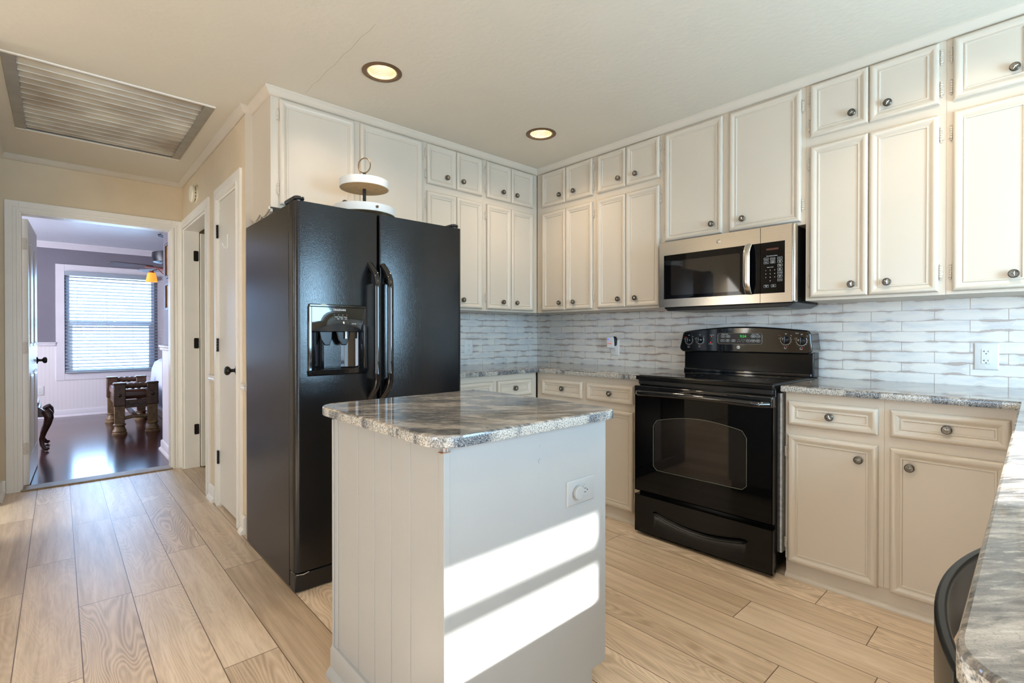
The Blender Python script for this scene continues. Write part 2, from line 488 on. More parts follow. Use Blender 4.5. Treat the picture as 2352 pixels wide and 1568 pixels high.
def text(name, body, size, fr, u, v, n, mat, parent, align='CENTER', ext=0.0003):
    cu = bpy.data.curves.new(name, 'FONT'); cu.body = body; cu.size = size; cu.extrude = ext
    cu.align_x = align; cu.align_y = 'CENTER'; cu.resolution_u = 3
    cu.materials.append(M[mat])
    tmp = bpy.data.objects.new(name + '_curve', cu); COL.objects.link(tmp)
    dg = bpy.context.evaluated_depsgraph_get(); dg.update()
    me = bpy.data.meshes.new_from_object(tmp.evaluated_get(dg))
    bpy.data.objects.remove(tmp); bpy.data.curves.remove(cu)
    o = bpy.data.objects.new(name, me); COL.objects.link(o)
    mw = fr @ Matrix.Translation((u, v, n))
    mw.translation = mw.translation - WL[parent.name]
    o.parent = parent; o.matrix_local = mw
    return o

def inst(proto, name, parent, mw):
    """a copy sharing the prototype's mesh, placed with world matrix mw under parent"""
    o = proto.copy(); o.name = name; COL.objects.link(o)
    o.parent = parent
    mw = mw.copy(); mw.translation = mw.translation - WL[parent.name]
    o.matrix_local = mw
    return o

def arc(cx, cy, r, a0, a1, n):
    return [(cx + r * math.cos(a0 + (a1 - a0) * i / n), cy + r * math.sin(a0 + (a1 - a0) * i / n)) for i in range(n + 1)]
def rrect(u0, u1, v0, v1, r, n=5):
    return arc(u1 - r, v1 - r, r, 0, PI / 2, n) + arc(u0 + r, v1 - r, r, PI / 2, PI, n) + arc(u0 + r, v0 + r, r, PI, 1.5 * PI, n) + arc(u1 - r, v0 + r, r, 1.5 * PI, 2 * PI, n)

H = 2.466
# ------------------------------------------------------------------ room shell
def wall(name, fr, rects, t, mat):
    """rects = list of (u0,u1,v0,v1) pieces of a wall of thickness t behind its face"""
    b = MB(fr)
    for r in rects: b.box(r[0], r[1], r[2], r[3], -t, 0)
    return struct(b.build(name, mat, smooth=0))

struct(MB().box(-6.7, 0.2, -4.6, 2.0, -0.12, 0).build('floor', 'floor_planks', smooth=0))
struct(MB().box(-5.2, 1.6, 2.0, 6.4, -0.12, 0.002).build('floor_bedroom', 'cherry_floor', smooth=0))

# ceiling with holes for the recessed lamps and the attic vent
CANS = [(-1.978, -0.875), (-0.842, -0.875), (-1.978, -2.88), (-0.842, -2.88), (-3.05, -1.60), (-4.40, -1.60)]
CR = 0.070
xs = sorted({-6.7, 0.2, -3.345, -2.540} | {c[0] - 0.1 for c in CANS} | {c[0] + 0.1 for c in CANS})
ys = sorted({-4.6, 2.1, 0.150, 1.262} | {c[1] - 0.1 for c in CANS} | {c[1] + 0.1 for c in CANS})
cb = MB()
for i in range(len(xs) - 1):
    for j in range(len(ys) - 1):
        x0, x1, y0, y1 = xs[i], xs[i + 1], ys[j], ys[j + 1]
        mx, my = (x0 + x1) / 2, (y0 + y1) / 2
        if -3.345 < mx < -2.540 and 0.150 < my < 1.262: continue
        hit = [c for c in CANS if abs(c[0] - mx) < 0.1 and abs(c[1] - my) < 0.1]
        if hit:
            c = hit[0]; sg = 32; vs = []
            for a in range(sg):
                w = 2 * PI * a / sg + PI / 4
                vs.append((c[0] + CR * math.cos(w), c[1] + CR * math.sin(w), H))
            for a in range(sg):
                w = 2 * PI * a / sg + PI / 4; cc, ss = math.cos(w), math.sin(w); mm = max(abs(cc), abs(ss))
                q = (c[0] + 0.1 * cc / mm, c[1] + 0.1 * ss / mm)
                vs.append((min(max(q[0], x0), x1), min(max(q[1], y0), y1), H))
            cb.add(vs, [(a, (a + 1) % sg, sg + (a + 1) % sg, sg + a) for a in range(sg)])
        else:
            cb.add([(x0, y0, H), (x1, y0, H), (x1, y1, H), (x0, y1, H)], [(0, 1, 2, 3)])
ceil = struct(cb.build('ceiling', 'ceiling_paint', smooth=0))
ceil['kind'] = 'structure'
struct(MB().box(-6.7, 0.2, -4.6, 2.1, H + 0.25, H + 0.3).build('ceiling_attic', 'slot_dark', smooth=0))
struct(MB().box(-5.2, 1.6, 2.09, 6.4, H - 0.03, H + 0.05).build('ceiling_bedroom', 'bed_ceiling', smooth=0))
# hairline crack in the plaster
ck = [(-2.185 + 0.004 * math.sin(i * 2.1), -1.21 + i * 0.0625, H - 0.0002) for i in range(14)]
MB().tube(ck, 0.0007, 4).build('crack', 'crack_line', ceil)

# kitchen walls
wall('wall_right', fSW(0), [(0, 4.45, 0, H)], 0.12, 'wall_white')
wall('wall_back', fFW(0), [(-2.30, 0.0, 0, H)], 0.12, 'wall_white')
struct(MB().box(-0.008, 0, -3.6, 0, 0.90, 1.345).build('wall_right_backsplash', 'tile_stove_wall', smooth=0))
struct(MB().box(-1.52, -0.008, -0.008, 0, 0.90, 1.345).build('wall_back_backsplash', 'tile_fridge_wall', smooth=0))
# wall behind the camera: window over the peninsula, and an unseen patio door added for fill
WX0, WX1, WZ0, WZ1 = -1.575, -0.70, 0.98, 2.12
wall('wall_front', fBW(-4.35), [(-0.12, -WX1, 0, H), (-WX0, 2.15, 0, H), (-WX1, -WX0, 0, WZ0), (-WX1, -WX0, WZ1, H), (2.15, 3.8, 2.08, H), (3.8, 6.7, 0, H)], 0.12, 'wall_beige')
b = MB(fBW(-4.35))
b.box(0.77, -WX0, 1.901, 1.978, -0.045, -0.035).box(0.70, -WX0, 2.064, 2.12, -0.045, -0.035).box(0.70, 0.77, 0.98, 2.064, -0.045, -0.035)  # unseen bars, shaped to cut the sunlight into stripes on the island
wb = struct(b.build('window_1', 'trim_paint', bevel=0.003))
b = MB(fBW(-4.35))
for a in ((-WX1 - 0.07, -WX1, WZ0 - 0.07, WZ1 + 0.07), (-WX0, -WX0 + 0.07, WZ0 - 0.07, WZ1 + 0.07), (-WX1, -WX0, WZ1, WZ1 + 0.07), (-WX1, -WX0, WZ0 - 0.07, WZ0)):
    b.box(*a, 0, 0.018)
b.build('window_frame', 'trim_paint', wb, bevel=0.003)
b = MB(fBW(-4.35))
for a in ((2.15, 2.22, 0, 2.08), (3.73, 3.8, 0, 2.08), (2.94, 3.01, 0, 2.08), (2.22, 3.73, 2.0, 2.08), (2.22, 3.73, 0, 0.1)):
    b.box(*a, -0.08, -0.02)
struct(b.build('door_added', 'trim_paint', bevel=0.003))
# left side of the big room
wall('wall_west', fLW(-6.58), [(-4.45, -3.55, 0, H), (-1.25, 0.12, 0, H), (-3.55, -1.25, 0, 0.6), (-3.55, -1.25, 2.1, H)], 0.12, 'wall_beige')
wall('wall_living', fFW(0.0), [(-6.7, -3.62, 0, H)], 0.12, 'wall_beige')
# hall
wall('wall_hall_left', fLW(-3.5), [(-0.0, 0.78, 0, H), (1.62, 1.98, 0, H), (0.78, 1.62, 2.045, H)], 0.12, 'wall_beige')
PD0, PD1, SD0, SD1, DZ = 0.145, 0.655, 0.985, 1.900, 2.058
wall('wall_hall_right', fSW(-2.38), [(-PD0, 0.0, 0, H), (-SD0, -PD1, 0, H), (-1.98, -SD1, 0, H), (-PD1, -PD0, DZ, H), (-SD1, -SD0, DZ, H)], 0.11, 'wall_beige')
BD0, BD1 = -3.393, -2.459
wall('wall_hall_far', fFW(1.98), [(-5.2, BD0, 0, H), (BD1, 1.6, 0, H), (BD0, BD1, DZ, H)], 0.11, 'wall_beige')
# end of the hall wall, painted white beside the cupboards
struct(MB().box(-2.382, -2.29, -0.004, 0.002, 0, H).build('trim_7', 'crown_paint', smooth=0))
# small room behind the side door
wall('wall_bath', fSW(-0.9), [(-1.98, -0.12, 0, H)], 0.1, 'wall_white')
# bedroom walls
wall('wall_bedroom_far', fFW(6.25), [(-5.2, -3.105, 0, H), (-2.085, 1.6, 0, H), (-3.105, -2.085, 0, 0.62), (-3.105, -2.085, 2.03, H)], 0.12, 'bed_wall')
wall('wall_bedroom_left', fLW(-5.2), [(1.9, 6.4, 0, H)], 0.1, 'bed_wall')
wall('wall_bedroom_right', fSW(1.6), [(-6.4, -1.9, 0, H)], 0.1, 'bed_wall')
struct(MB().box(-2.40, -2.29, 2.09, 2.90, 0, H).build('wall_partition', 'bed_wall', smooth=0))
b = MB()
b.box(-5.2, -3.211, 6.238, 6.25, 0.0, 1.00).box(-1.96, 1.6, 6.238, 6.25, 0.0, 1.00).box(-3.211, -1.96, 6.238, 6.25, 0, 0.52)
struct(b.build('wall_bedroom_wainscot', 'beadboard', smooth=0))
struct(MB().box(-2.412, -2.40, 2.09, 2.912, 0, 1.02).box(-2.412, -2.29, 2.90, 2.912, 0, 1.02).build('wall_partition_wainscot', 'bed_white', smooth=0))

# mouldings
CROWN = [(0, H), (0.034, H), (0.034, H - 0.008), (0.028, H - 0.013), (0.022, H - 0.026), (0.010, H - 0.036), (0.004, H - 0.040), (0, H - 0.040)]
# travel so that the room is on the left of travel
struct(MB().sweep([(-0.337, -4.35), (-0.337, -0.337), (-2.343, -0.337), (-2.343, -0.002), (-2.382, -0.002), (-2.382, 1.98), (-3.5, 1.98), (-3.5, 0.0), (-6.58, 0.0)], CROWN).build('trim_1', 'crown_paint'))
BCR = [(0, 2.436), (0.07, 2.436), (0.07, 2.424), (0.05, 2.405), (0.03, 2.38), (0.012, 2.365), (0.012, 2.355), (0, 2.355)]
struct(MB().sweep([(1.6, 6.25), (-5.2, 6.25)], BCR).build('trim_2', 'bed_white'))
RAIL = [(0, 1.0), (0.014, 1.0), (0.02, 1.012), (0.014, 1.022), (0.026, 1.035), (0.026, 1.048), (0, 1.05)]
struct(MB().sweep([(-3.211, 6.238), (-5.2, 6.238)], RAIL).build('trim_3', 'bed_white'))
struct(MB().sweep([(-2.412, 2.09), (-2.412, 2.912), (-2.29, 2.912)], RAIL).build('trim_4', 'bed_white'))
BASE = [(0, 0), (0.03, 0), (0.03, 0.012), (0.022, 0.024), (0.014, 0.03), (0.014, 0.088), (0.008, 0.098), (0, 0.1)]
def base(name, path, mat='trim_paint'): struct(MB().sweep(path, BASE).build(name, mat))
base('baseboard_bedroom', [(1.6, 6.238), (-5.2, 6.238)], 'bed_white')
base('baseboard_partition', [(-2.412, 2.10), (-2.412, 2.912), (-2.29, 2.912)], 'bed_white')
base('baseboard_hall', [(-2.383, 0.0), (-2.383, 0.062)])
base('baseboard_hall_middle', [(-2.383, 0.740), (-2.383, 0.905)])
base('baseboard_hall_left', [(-3.47, 1.98), (-3.5, 1.98), (-3.5, 1.72)])
CHAIR = [(0, 0.832), (0.012, 0.834), (0.016, 0.845), (0.010, 0.852), (0.018, 0.862), (0.018, 0.868), (0, 0.872)]
struct(MB().sweep([(-2.343, -0.004), (-2.383, -0.004), (-2.383, 0.064)], CHAIR).build('trim_5', 'trim_paint'))
struct(MB().sweep([(-2.383, 0.738), (-2.383, 0.905)], CHAIR).build('trim_6', 'trim_paint'))

# door casings
CAS = [(0.0, 0.0), (0.0, 0.012), (0.006, 0.016), (0.055, 0.017), (0.062, 0.012), (0.068, 0.016), (0.075, 0.012), (0.082, 0.0)]
def casing(name, fr, u0, u1, top, w=0.075, depth=0.11, mat='trim_paint'):
    """flat casing with a stepped inner edge around an opening, plus the jamb lining"""
    b = MB(fr)
    for (a0, a1, c0, c1) in ((u0 - w, u0, 0, top + w), (u1, u1 + w, 0, top + w), (u0, u1, top, top + w)):
        b.box(a0, a1, c0, c1, 0, 0.014)
    e = 0.013
    b.box(u0 - e, u0 + 0.002, 0, top + e, 0.014, 0.020).box(u1 - 0.002, u1 + e, 0, top + e, 0.014, 0.020).box(u0, u1, top - 0.002, top + e, 0.014, 0.020)
    b.box(u0 - 0.034, u0 - 0.028, 0, top + 0.034, 0.014, 0.017).box(u1 + 0.028, u1 + 0.034, 0, top + 0.034, 0.014, 0.017).box(u0 - 0.034, u1 + 0.034, top + 0.028, top + 0.034, 0.014, 0.017)
    t = 0.012
    b.box(u0 - 0.001, u0 + t, 0, top, -depth, 0.004).box(u1 - t, u1 + 0.001, 0, top, -depth, 0.004).box(u0 + t, u1 - t, top - t, top + 0.001, -depth, 0.004)
    return struct(b.build(name, mat, bevel=0.002))
casing('trim_8', fFW(1.98), BD0, BD1, DZ)
casing('trim_9', fSW(-2.38), -SD1, -SD0, DZ)
casing('trim_10', fSW(-2.38), -PD1, -PD0, DZ)
b = MB(fLW(-3.5))
b.box(1.62, 1.70, 0, 2.12, 0, 0.016).box(1.30, 1.62, 2.045, 2.12, 0, 0.016).box(1.62, 1.635, 0, 2.05, 0.016, 0.022)
struct(b.build('trim_11', 'trim_paint', bevel=0.002))
struct(MB().box(BD0, BD1, 1.955, 2.10, 0.0, 0.011).build('trim_12', 'oak_trim', bevel=0.004))

# ------------------------------------------------------------------ shared small parts
def knob_mesh():
    b = MB()
    b.lathe([(0.0085, 0.0), (0.0085, 0.002), (0.006, 0.005), (0.006, 0.010), (0.0165, 0.0135), (0.0172, 0.0165), (0.0168, 0.021), (0.0145, 0.0235), (0.0138, 0.0225), (0.0, 0.0232)], seg=24)
    st = []
    for i in range(10):
        a = PI / 2 + i * PI / 5; r = 0.0108 if i % 2 == 0 else 0.0045
        st.append((r * math.cos(a), r * math.sin(a)))
    vs = [(x, y, 0.0228) for x, y in st] + [(0, 0, 0.0258)]
    b.add(vs, [(i, (i + 1) % 10, 10) for i in range(10)], 1)
    return b
def hinge_mesh():
    b = MB()
    for i in range(5):
        b.lathe([(0.0040, 0.0005), (0.0048, 0.0015), (0.0048, 0.0085), (0.0040, 0.0095)], c=(0, -0.025 + i * 0.010, 0.004), axis='v', seg=10)
    b.lathe([(0.0, -0.010), (0.003, -0.008), (0.004, -0.005), (0.002, -0.002), (0.004, 0.0)], c=(0, -0.025, 0.004), axis='v', seg=8)
    b.lathe([(0.004, 0.0), (0.002, 0.002), (0.004, 0.005), (0.003, 0.008), (0.0, 0.010)], c=(0, 0.025, 0.004), axis='v', seg=8)
    b.box(-0.009, 0.009, -0.024, 0.024, 0.0, 0.0022)
    return b
_kp = knob_mesh().build('knob', ['knob_metal', 'knob_star'])
_hp = hinge_mesh().build('hinge', 'hinge_paint')
PROTO = [_kp, _hp]

DPROF = [(0, 0), (0, 0.012), (0.003, 0.0165), (0.010, 0.0200), (0.018, 0.0190), (0.026, 0.0140), (0.032, 0.0110), (0.034, 0.0100), (0.0355, 0.0130), (0.041, 0.0130), (0.0435, 0.0085)]
def panel_door(parent, fr, u0, u1, v0, v1, knob=None, hinge=None, name='door', hz=None, rot=0.0):
    b = MB(fr).panel(u0, u1, v0, v1, DPROF)
    d = b.build(name, 'cabinet_paint', parent)
    if knob:
        inst(_kp, 'knob', d, fr @ Matrix.Translation((knob[0], knob[1], 0.0080)) @ Matrix.Rotation(random.uniform(-0.4, 0.4), 4, 'Z'))
    if hinge is not None:
        hs = hz or (v0 + min(0.085, (v1 - v0) * 0.24), v1 - min(0.085, (v1 - v0) * 0.24))
        for q in hs:
            inst(_hp, 'hinge', d, fr @ Matrix.Translation((hinge, q, 0.001)))
    return d

# ------------------------------------------------------------------ wall cabinets
CZ = 1.327
def unit(name, label, fr, u0, u1, v0, v1, depth, doors, group=None, cat='cabinet', top=H - 0.001, openings=None):
    """cabinet: an Empty on the wall side with a carcass and its doors"""
    c = fr @ Vector(((u0 + u1) / 2, v0, -depth / 2))
    t = thing(name, label, cat, tuple(c), group)
    b = MB(fr).box(u0, u1, v0, v1, -depth + 0.001, 0.0)
    b.build('carcass', 'cabinet_paint', t, bevel=0.0015)
    for d in doors: panel_door(t, fr, *d[:4], **d[4])
    return t
SWU, FWU = fSW(-0.335), fFW(-0.335)
G1 = 'white painted wall cabinets around the kitchen'
LZ0, LZ1, TZ0, TZ1 = 1.341, 2.108, 2.155, 2.420
def pair(u0, m0, m1, u1, k0=0.06, k1=0.06):
    """two tall doors below two small ones; k = distance of each knob from the middle edge"""
    o = []
    for (z0, z1, kz) in ((LZ0, LZ1, 1.398), (TZ0, TZ1, 2.221)):
        o.append((u0, m0, z0, z1, dict(knob=(m0 - k0, kz), hinge=u0 - 0.006)))
        o.append((m1, u1, z0, z1, dict(knob=(m1 + k1, kz), hinge=u1 + 0.006)))
    return o
unit('wall_cabinet', 'white four-door wall cabinet on the stove wall, beside the inner corner', SWU, 0.337, 0.926, CZ, H - 0.03, 0.333, pair(0.400, 0.647, 0.651, 0.904, 0.057, 0.080), G1)
unit('wall_cabinet', 'white four-door wall cabinet immediately left of the microwave, on the stove wall', SWU, 0.926, 1.462, CZ, H - 0.03, 0.333, pair(0.949, 1.188, 1.191, 1.443, 0.058, 0.076), G1)
unit('wall_cabinet', 'short white wall cabinet with two large doors directly above the microwave', SWU, 1.462, 2.281, 1.722, H - 0.03, 0.333,
     [(1.481, 1.851, 1.738, 2.415, dict(knob=(1.788, 1.802), hinge=1.475)), (1.889, 2.262, 1.738, 2.415, dict(knob=(1.966, 1.802), hinge=2.268))], G1)
unit('wall_cabinet', 'white four-door wall cabinet immediately right of the microwave', SWU, 2.281, 2.829, CZ, H - 0.03, 0.333, pair(2.303, 2.550, 2.553, 2.806, 0.065, 0.072), G1)
unit('wall_cabinet', 'white wall cabinet at the right edge of the photo, second from the microwave', SWU, 2.829, 3.40, CZ, H - 0.03, 0.333, pair(2.851, 3.103, 3.106, 3.36, 0.065, 0.070), G1)
fc = unit('wall_cabinet', 'short deep-looking white wall cabinet with two large doors above the refrigerator', FWU, -2.343, -1.394, 1.835, H - 0.03, 0.333,
     [(-2.300, -1.878, 1.852, 2.418, dict(knob=(-1.945, 1.921), hinge=-2.306)), (-1.843, -1.412, 1.852, 2.418, dict(knob=(-1.775, 1.921), hinge=-1.406))], G1)
# scalloped apron under the side of that cabinet
sc = [(0.0, 1.838)]
for i in range(0, 41):
    w = i / 40
    sc.append((w * 0.325, 1.818 - 0.016 * abs(math.sin(w * 2 * PI)) ** 0.7 + 0.004 * math.cos(w * 4 * PI)))
sc.append((0.325, 1.838))
MB(fSW(-2.343)).prism([(u + 0.005, v) for u, v in sc], 0.0, 0.010).prism([(u + 0.005, v - 0.010) for u, v in sc], -0.012, 0.0).build('scalloped_apron', 'cabinet_paint', fc, bevel=0.0015)
unit('wall_cabinet', 'white four-door wall cabinet between the refrigerator cabinet and the corner one', FWU, -1.394, -0.887, CZ, H - 0.03, 0.333, pair(-1.376, -1.140, -1.137, -0.908, 0.078, 0.054), G1)
unit('wall_cabinet', 'white four-door wall cabinet on the refrigerator wall, beside the inner corner', FWU, -0.887, -0.337, CZ, H - 0.03, 0.333, pair(-0.866, -0.628, -0.625, -0.390, 0.083, 0.052), G1)

# ------------------------------------------------------------------ base cabinets
SWB, FWB = fSW(-0.610), fFW(-0.610)
G2 = 'white painted base cabinets around the kitchen'
def base_unit(label, fr, u0, u1, drawers, doors, depth=0.608):
    c = fr @ Vector(((u0 + u1) / 2, 0, -depth / 2))
    t = thing('base_cabinet', label, 'cabinet', tuple((c.x, c.y, 0)), G2)
    MB(fr).box(u0, u1, 0.088, 0.884, -depth + 0.002, 0.0).build('carcass', 'cabinet_paint', t, bevel=0.0015)
    b = MB(fr).box(u0, u1, 0.0, 0.088, -depth + 0.02, -0.012)
    b.build('toe_board', 'cabinet_paint', t)
    sh = [(u0, 0.0), (u1, 0.0)]
    b = MB(fr)
    n = 5
    prof = [(-0.012, 0.0), (0.006, 0.0), (0.006, 0.006), (0.003, 0.014), (-0.004, 0.020), (-0.012, 0.024)]
    vs = [(u, v, w) for u in (u0, u1) for (w, v) in prof]; q = len(prof)
    b.add(vs, [(i, (i + 1) % q, q + (i + 1) % q, q + i) for i in range(q)] + [tuple(range(q))[::-1], tuple(range(q, 2 * q))])
    b.build('shoe_moulding', 'cabinet_paint', t)
    for d in drawers: panel_door(t, fr, d[0], d[1], 0.728, 0.842, knob=(d[2], 0.784), name='drawer')
    for d in doors: panel_door(t, fr, d[0], d[1], 0.080, 0.684, knob=(d[2], 0.613), hinge=d[3])
    return t
base_unit('white base cabinet between the refrigerator and the inner corner, mostly behind the island', FWB, -1.470, -0.622, [(-1.40, -1.035, -1.218), (-1.001, -0.677, -0.840)], [(-1.40, -1.035, -1.10, -1.406), (-1.001, -0.677, -0.93, -0.671)])
base_unit('white base cabinet left of the black range, two drawers above doors', SWB, 0.612, 1.474, [(0.665, 1.041, 0.866), (1.075, 1.437, 1.264)], [(0.665, 1.041, 0.98, 0.659), (1.075, 1.437, 1.135, 1.443)])
base_unit('white base cabinet immediately right of the range, one drawer over one door', SWB, 2.283, 2.668, [(2.296, 2.648, 2.470)], [(2.296, 2.648, 2.580, 2.290)])
base_unit('white base cabinet under the right counter, next to the peninsula', SWB, 2.668, 3.128, [(2.689, 3.045, 2.869)], [(2.689, 3.045, 2.755, 3.051)])
t = thing('base_cabinet', 'white cabinet body under the granite peninsula, hidden below its top', 'cabinet', (-1.0, -3.5, 0), G2)
MB().box(-1.95, -0.002, -3.82, -3.13, 0.0, 0.884).build('carcass', 'cabinet_paint', t, bevel=0.002)

# ------------------------------------------------------------------ granite tops
def top(name, label, poly, group='polished granite worktops', z0=0.884, z1=0.9145, bev=0.004):
    cx = sum(p_[0] for p_ in poly) / len(poly); cy = sum(p_[1] for p_ in poly) / len(poly)
    b = MB(); n = len(poly)
    rings = [(0.002, z0), (0.0, z0 + 0.003), (0.0, z1 - 0.005), (0.0015, z1 - 0.0015), (0.005, z1)]
    P_ = [Vector(q) for q in poly]
    ar = sum(P_[i].x * P_[(i + 1) % n].y - P_[(i + 1) % n].x * P_[i].y for i in range(n))
    sg = 1 if ar > 0 else -1
    vs = []
    for ins, z in rings:
        for i in range(n):
            d0 = (P_[i] - P_[i - 1]).normalized(); d1 = (P_[(i + 1) % n] - P_[i]).normalized()
            n0 = Vector((-d0.y, d0.x)) * sg; n1 = Vector((-d1.y, d1.x)) * sg
            nn = n0 + n1; nn = nn / max(0.3, nn.dot(n0))
            q = P_[i] + nn * ins; vs.append((q.x, q.y, z))
    fs = []; mi = []
    for r in range(len(rings) - 1):
        for i in range(n):
            j = (i + 1) % n; fs.append((r * n + i, r * n + j, (r + 1) * n + j, (r + 1) * n + i))
    b.add(vs, fs, 1)
    b.mi[-2 * n:] = [0] * (2 * n)
    k_ = (len(rings) - 1) * n
    b.add([vs[k_ + i] for i in range(n)], [tuple(range(n))], 0)
    b.add([vs[i] for i in range(n)], [tuple(range(n))[::-1]], 1)
    o = b.build(name, ['granite', 'granite_edge'], None, smooth=40)
    return tag(o, label, 'countertop', group)
top('countertop', 'speckled granite counter running from refrigerator round the corner to the range', [(-1.468, -0.009), (-1.468, -0.645), (-0.645, -0.645), (-0.645, -1.486), (-0.009, -1.486), (-0.009, -0.009)])
pen = [(-0.009, -2.272), (-0.645, -2.272), (-0.645, -3.068)] + arc(-2.65, -3.167, 0.06, PI / 2, PI, 6) + arc(-2.65, -3.88, 0.06, PI, 1.5 * PI, 6) + [(-0.009, -3.94)]
top('countertop', 'sunlit granite counter right of the range turning into the peninsula', pen)
isl = arc(-2.455, -2.125, 0.075, PI, 1.5 * PI, 8) + arc(-1.882, -2.150, 0.05, 1.5 * PI, 2 * PI, 6) + arc(-1.90, -1.52, 0.075, 0, PI / 2, 8) + arc(-2.455, -1.52, 0.075, PI / 2, PI, 8)
top('countertop', 'grey swirled granite top with rounded corners on the island', isl)

# ------------------------------------------------------------------ island
IX0, IX1, IY0, IY1 = -2.490, -1.846, -2.155, -1.500
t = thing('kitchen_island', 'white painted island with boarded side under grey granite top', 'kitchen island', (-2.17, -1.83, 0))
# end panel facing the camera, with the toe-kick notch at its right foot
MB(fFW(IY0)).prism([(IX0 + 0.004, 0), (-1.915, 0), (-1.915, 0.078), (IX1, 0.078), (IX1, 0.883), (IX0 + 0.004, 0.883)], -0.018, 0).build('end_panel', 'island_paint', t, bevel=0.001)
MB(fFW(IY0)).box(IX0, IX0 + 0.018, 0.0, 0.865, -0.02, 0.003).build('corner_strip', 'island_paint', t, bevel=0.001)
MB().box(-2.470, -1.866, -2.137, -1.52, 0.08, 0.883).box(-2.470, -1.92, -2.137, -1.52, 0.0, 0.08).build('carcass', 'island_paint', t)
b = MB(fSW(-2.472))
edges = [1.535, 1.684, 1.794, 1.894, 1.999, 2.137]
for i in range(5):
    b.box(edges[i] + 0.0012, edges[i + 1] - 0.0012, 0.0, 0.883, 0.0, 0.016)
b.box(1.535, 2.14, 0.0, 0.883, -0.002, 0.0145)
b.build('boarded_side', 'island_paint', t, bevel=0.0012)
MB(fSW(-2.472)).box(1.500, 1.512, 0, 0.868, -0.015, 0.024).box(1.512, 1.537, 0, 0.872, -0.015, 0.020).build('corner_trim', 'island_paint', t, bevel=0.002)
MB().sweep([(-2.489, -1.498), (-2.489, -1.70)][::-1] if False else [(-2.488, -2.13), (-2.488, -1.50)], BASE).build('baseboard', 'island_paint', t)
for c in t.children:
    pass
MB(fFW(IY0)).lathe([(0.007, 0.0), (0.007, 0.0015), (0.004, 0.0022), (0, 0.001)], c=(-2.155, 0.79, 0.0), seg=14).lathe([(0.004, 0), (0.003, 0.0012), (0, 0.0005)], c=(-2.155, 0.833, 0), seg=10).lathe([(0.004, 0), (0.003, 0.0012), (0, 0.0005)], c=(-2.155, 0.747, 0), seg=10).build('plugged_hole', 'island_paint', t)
MB().tube([(-2.486, -2.152, 0.866), (-2.486, -2.152, 0.884)], 0.0025, 8).tube([(-2.478, -2.156, 0.866), (-2.478, -2.156, 0.884)], 0.0018, 8).box(-2.497, -2.470, -2.160, -2.140, 0.8655, 0.8670).build('bracket_pin', 'copper_pin', t)
for z_ in (0.33, 0.60):
    pass

# outlets ------------------------------------------------------------
def outlet(label, fr, uc, vc, w, h, style='duplex', sideways=False, group='white electrical outlets', mat='plastic_white'):
    c = fr @ Vector((uc, vc, 0))
    t_ = thing('wall_outlet', label, 'outlet', tuple(c), group)
    if sideways: w, h = h, w
    MB(fr).panel(uc - w / 2, uc + w / 2, vc - h / 2, vc + h / 2, [(0, 0), (0, 0.002), (0.004, 0.0055), (0.005, 0.0060)]).build('cover_plate', mat, t_)
    R = fr @ Matrix.Translation((uc, vc, 0.006)) @ Matrix.Rotation(PI / 2 if sideways else 0, 4, 'Z')
    if style == 'duplex':
        for s_ in (-0.0195, 0.0195):
            b_ = MB(R); pts = [(0.0172 * math.cos(2 * PI * i / 24), s_ + max(-0.0135, min(0.0135, 0.0172 * math.sin(2 * PI * i / 24)))) for i in range(24)]
            b_.prism(pts, 0, 0.0018).build('socket', mat, t_)
            MB(R).box(-0.0068, -0.0048, s_ - 0.001, s_ + 0.0075, 0.0012, 0.0022).box(0.0048, 0.0068, s_ - 0.001, s_ + 0.0065, 0.0012, 0.0022).lathe([(0.0024, 0.0012), (0.0024, 0.0022)], c=(0, s_ - 0.007, 0), seg=10).build('slot', 'slot_dark', t_)
        MB(R).lathe([(0.0028, 0), (0.0022, 0.0016)], c=(0, 0, 0), seg=10).build('screw', mat, t_)
    else:
        MB(R).box(-0.0165, 0.0165, -0.0335, 0.0335, 0, 0.0022).build('socket', mat, t_, bevel=0.001)
        b_ = MB(R)
        for s_ in (-0.021, 0.021):
            b_.box(-0.0075, -0.0055, s_ - 0.001, s_ + 0.007, 0.0016, 0.0027).box(-0.011, -0.0055, s_ + 0.002, s_ + 0.004, 0.0016, 0.0027).box(0.0055, 0.0075, s_ - 0.001, s_ + 0.0065, 0.0016, 0.0027).lathe([(0.0026, 0.0016), (0.0026, 0.0027)], c=(0, s_ - 0.008, 0), seg=10)
        b_.build('slot', 'slot_dark', t_)
        MB(R).box(-0.010, 0.010, 0.0005, 0.0055, 0.002, 0.0034).box(-0.010, 0.010, -0.0055, -0.0005, 0.002, 0.0034).build('test_button', mat, t_)
        MB(R).lathe([(0.0012, 0.002), (0.0012, 0.003)], c=(0.011, -0.030, 0), seg=8).build('pilot_light', 'pilot_green', t_)
        MB(R).lathe([(0.0028, 0), (0.0022, 0.0012)], c=(0, 0.049, 0), seg=10).lathe([(0.0028, 0), (0.0022, 0.0012)], c=(0, -0.049, 0), seg=10).build('screw', mat, t_)
    return t_
outlet('white outlet with a green pilot light on the tiles right of the range', fSW(-0.008), 2.935, 1.053, 0.086, 0.124, 'gfci')
outlet('white outlet on the tiles beside the refrigerator', fFW(-0.008), -0.777, 1.051, 0.082, 0.124)
outlet('white outlet on the stove wall tiles, below the plugged-in gadget', fSW(-0.008), 0.857, 1.055, 0.080, 0.124)
outlet('white sideways outlet on the sunlit face of the island', fFW(IY0), -1.977, 0.667, 0.078, 0.130, sideways=True, mat='island_paint')
outlet('small outlet on the bedroom wainscot beside the open door', fFW(6.238), -3.375, 0.385, 0.09, 0.13)
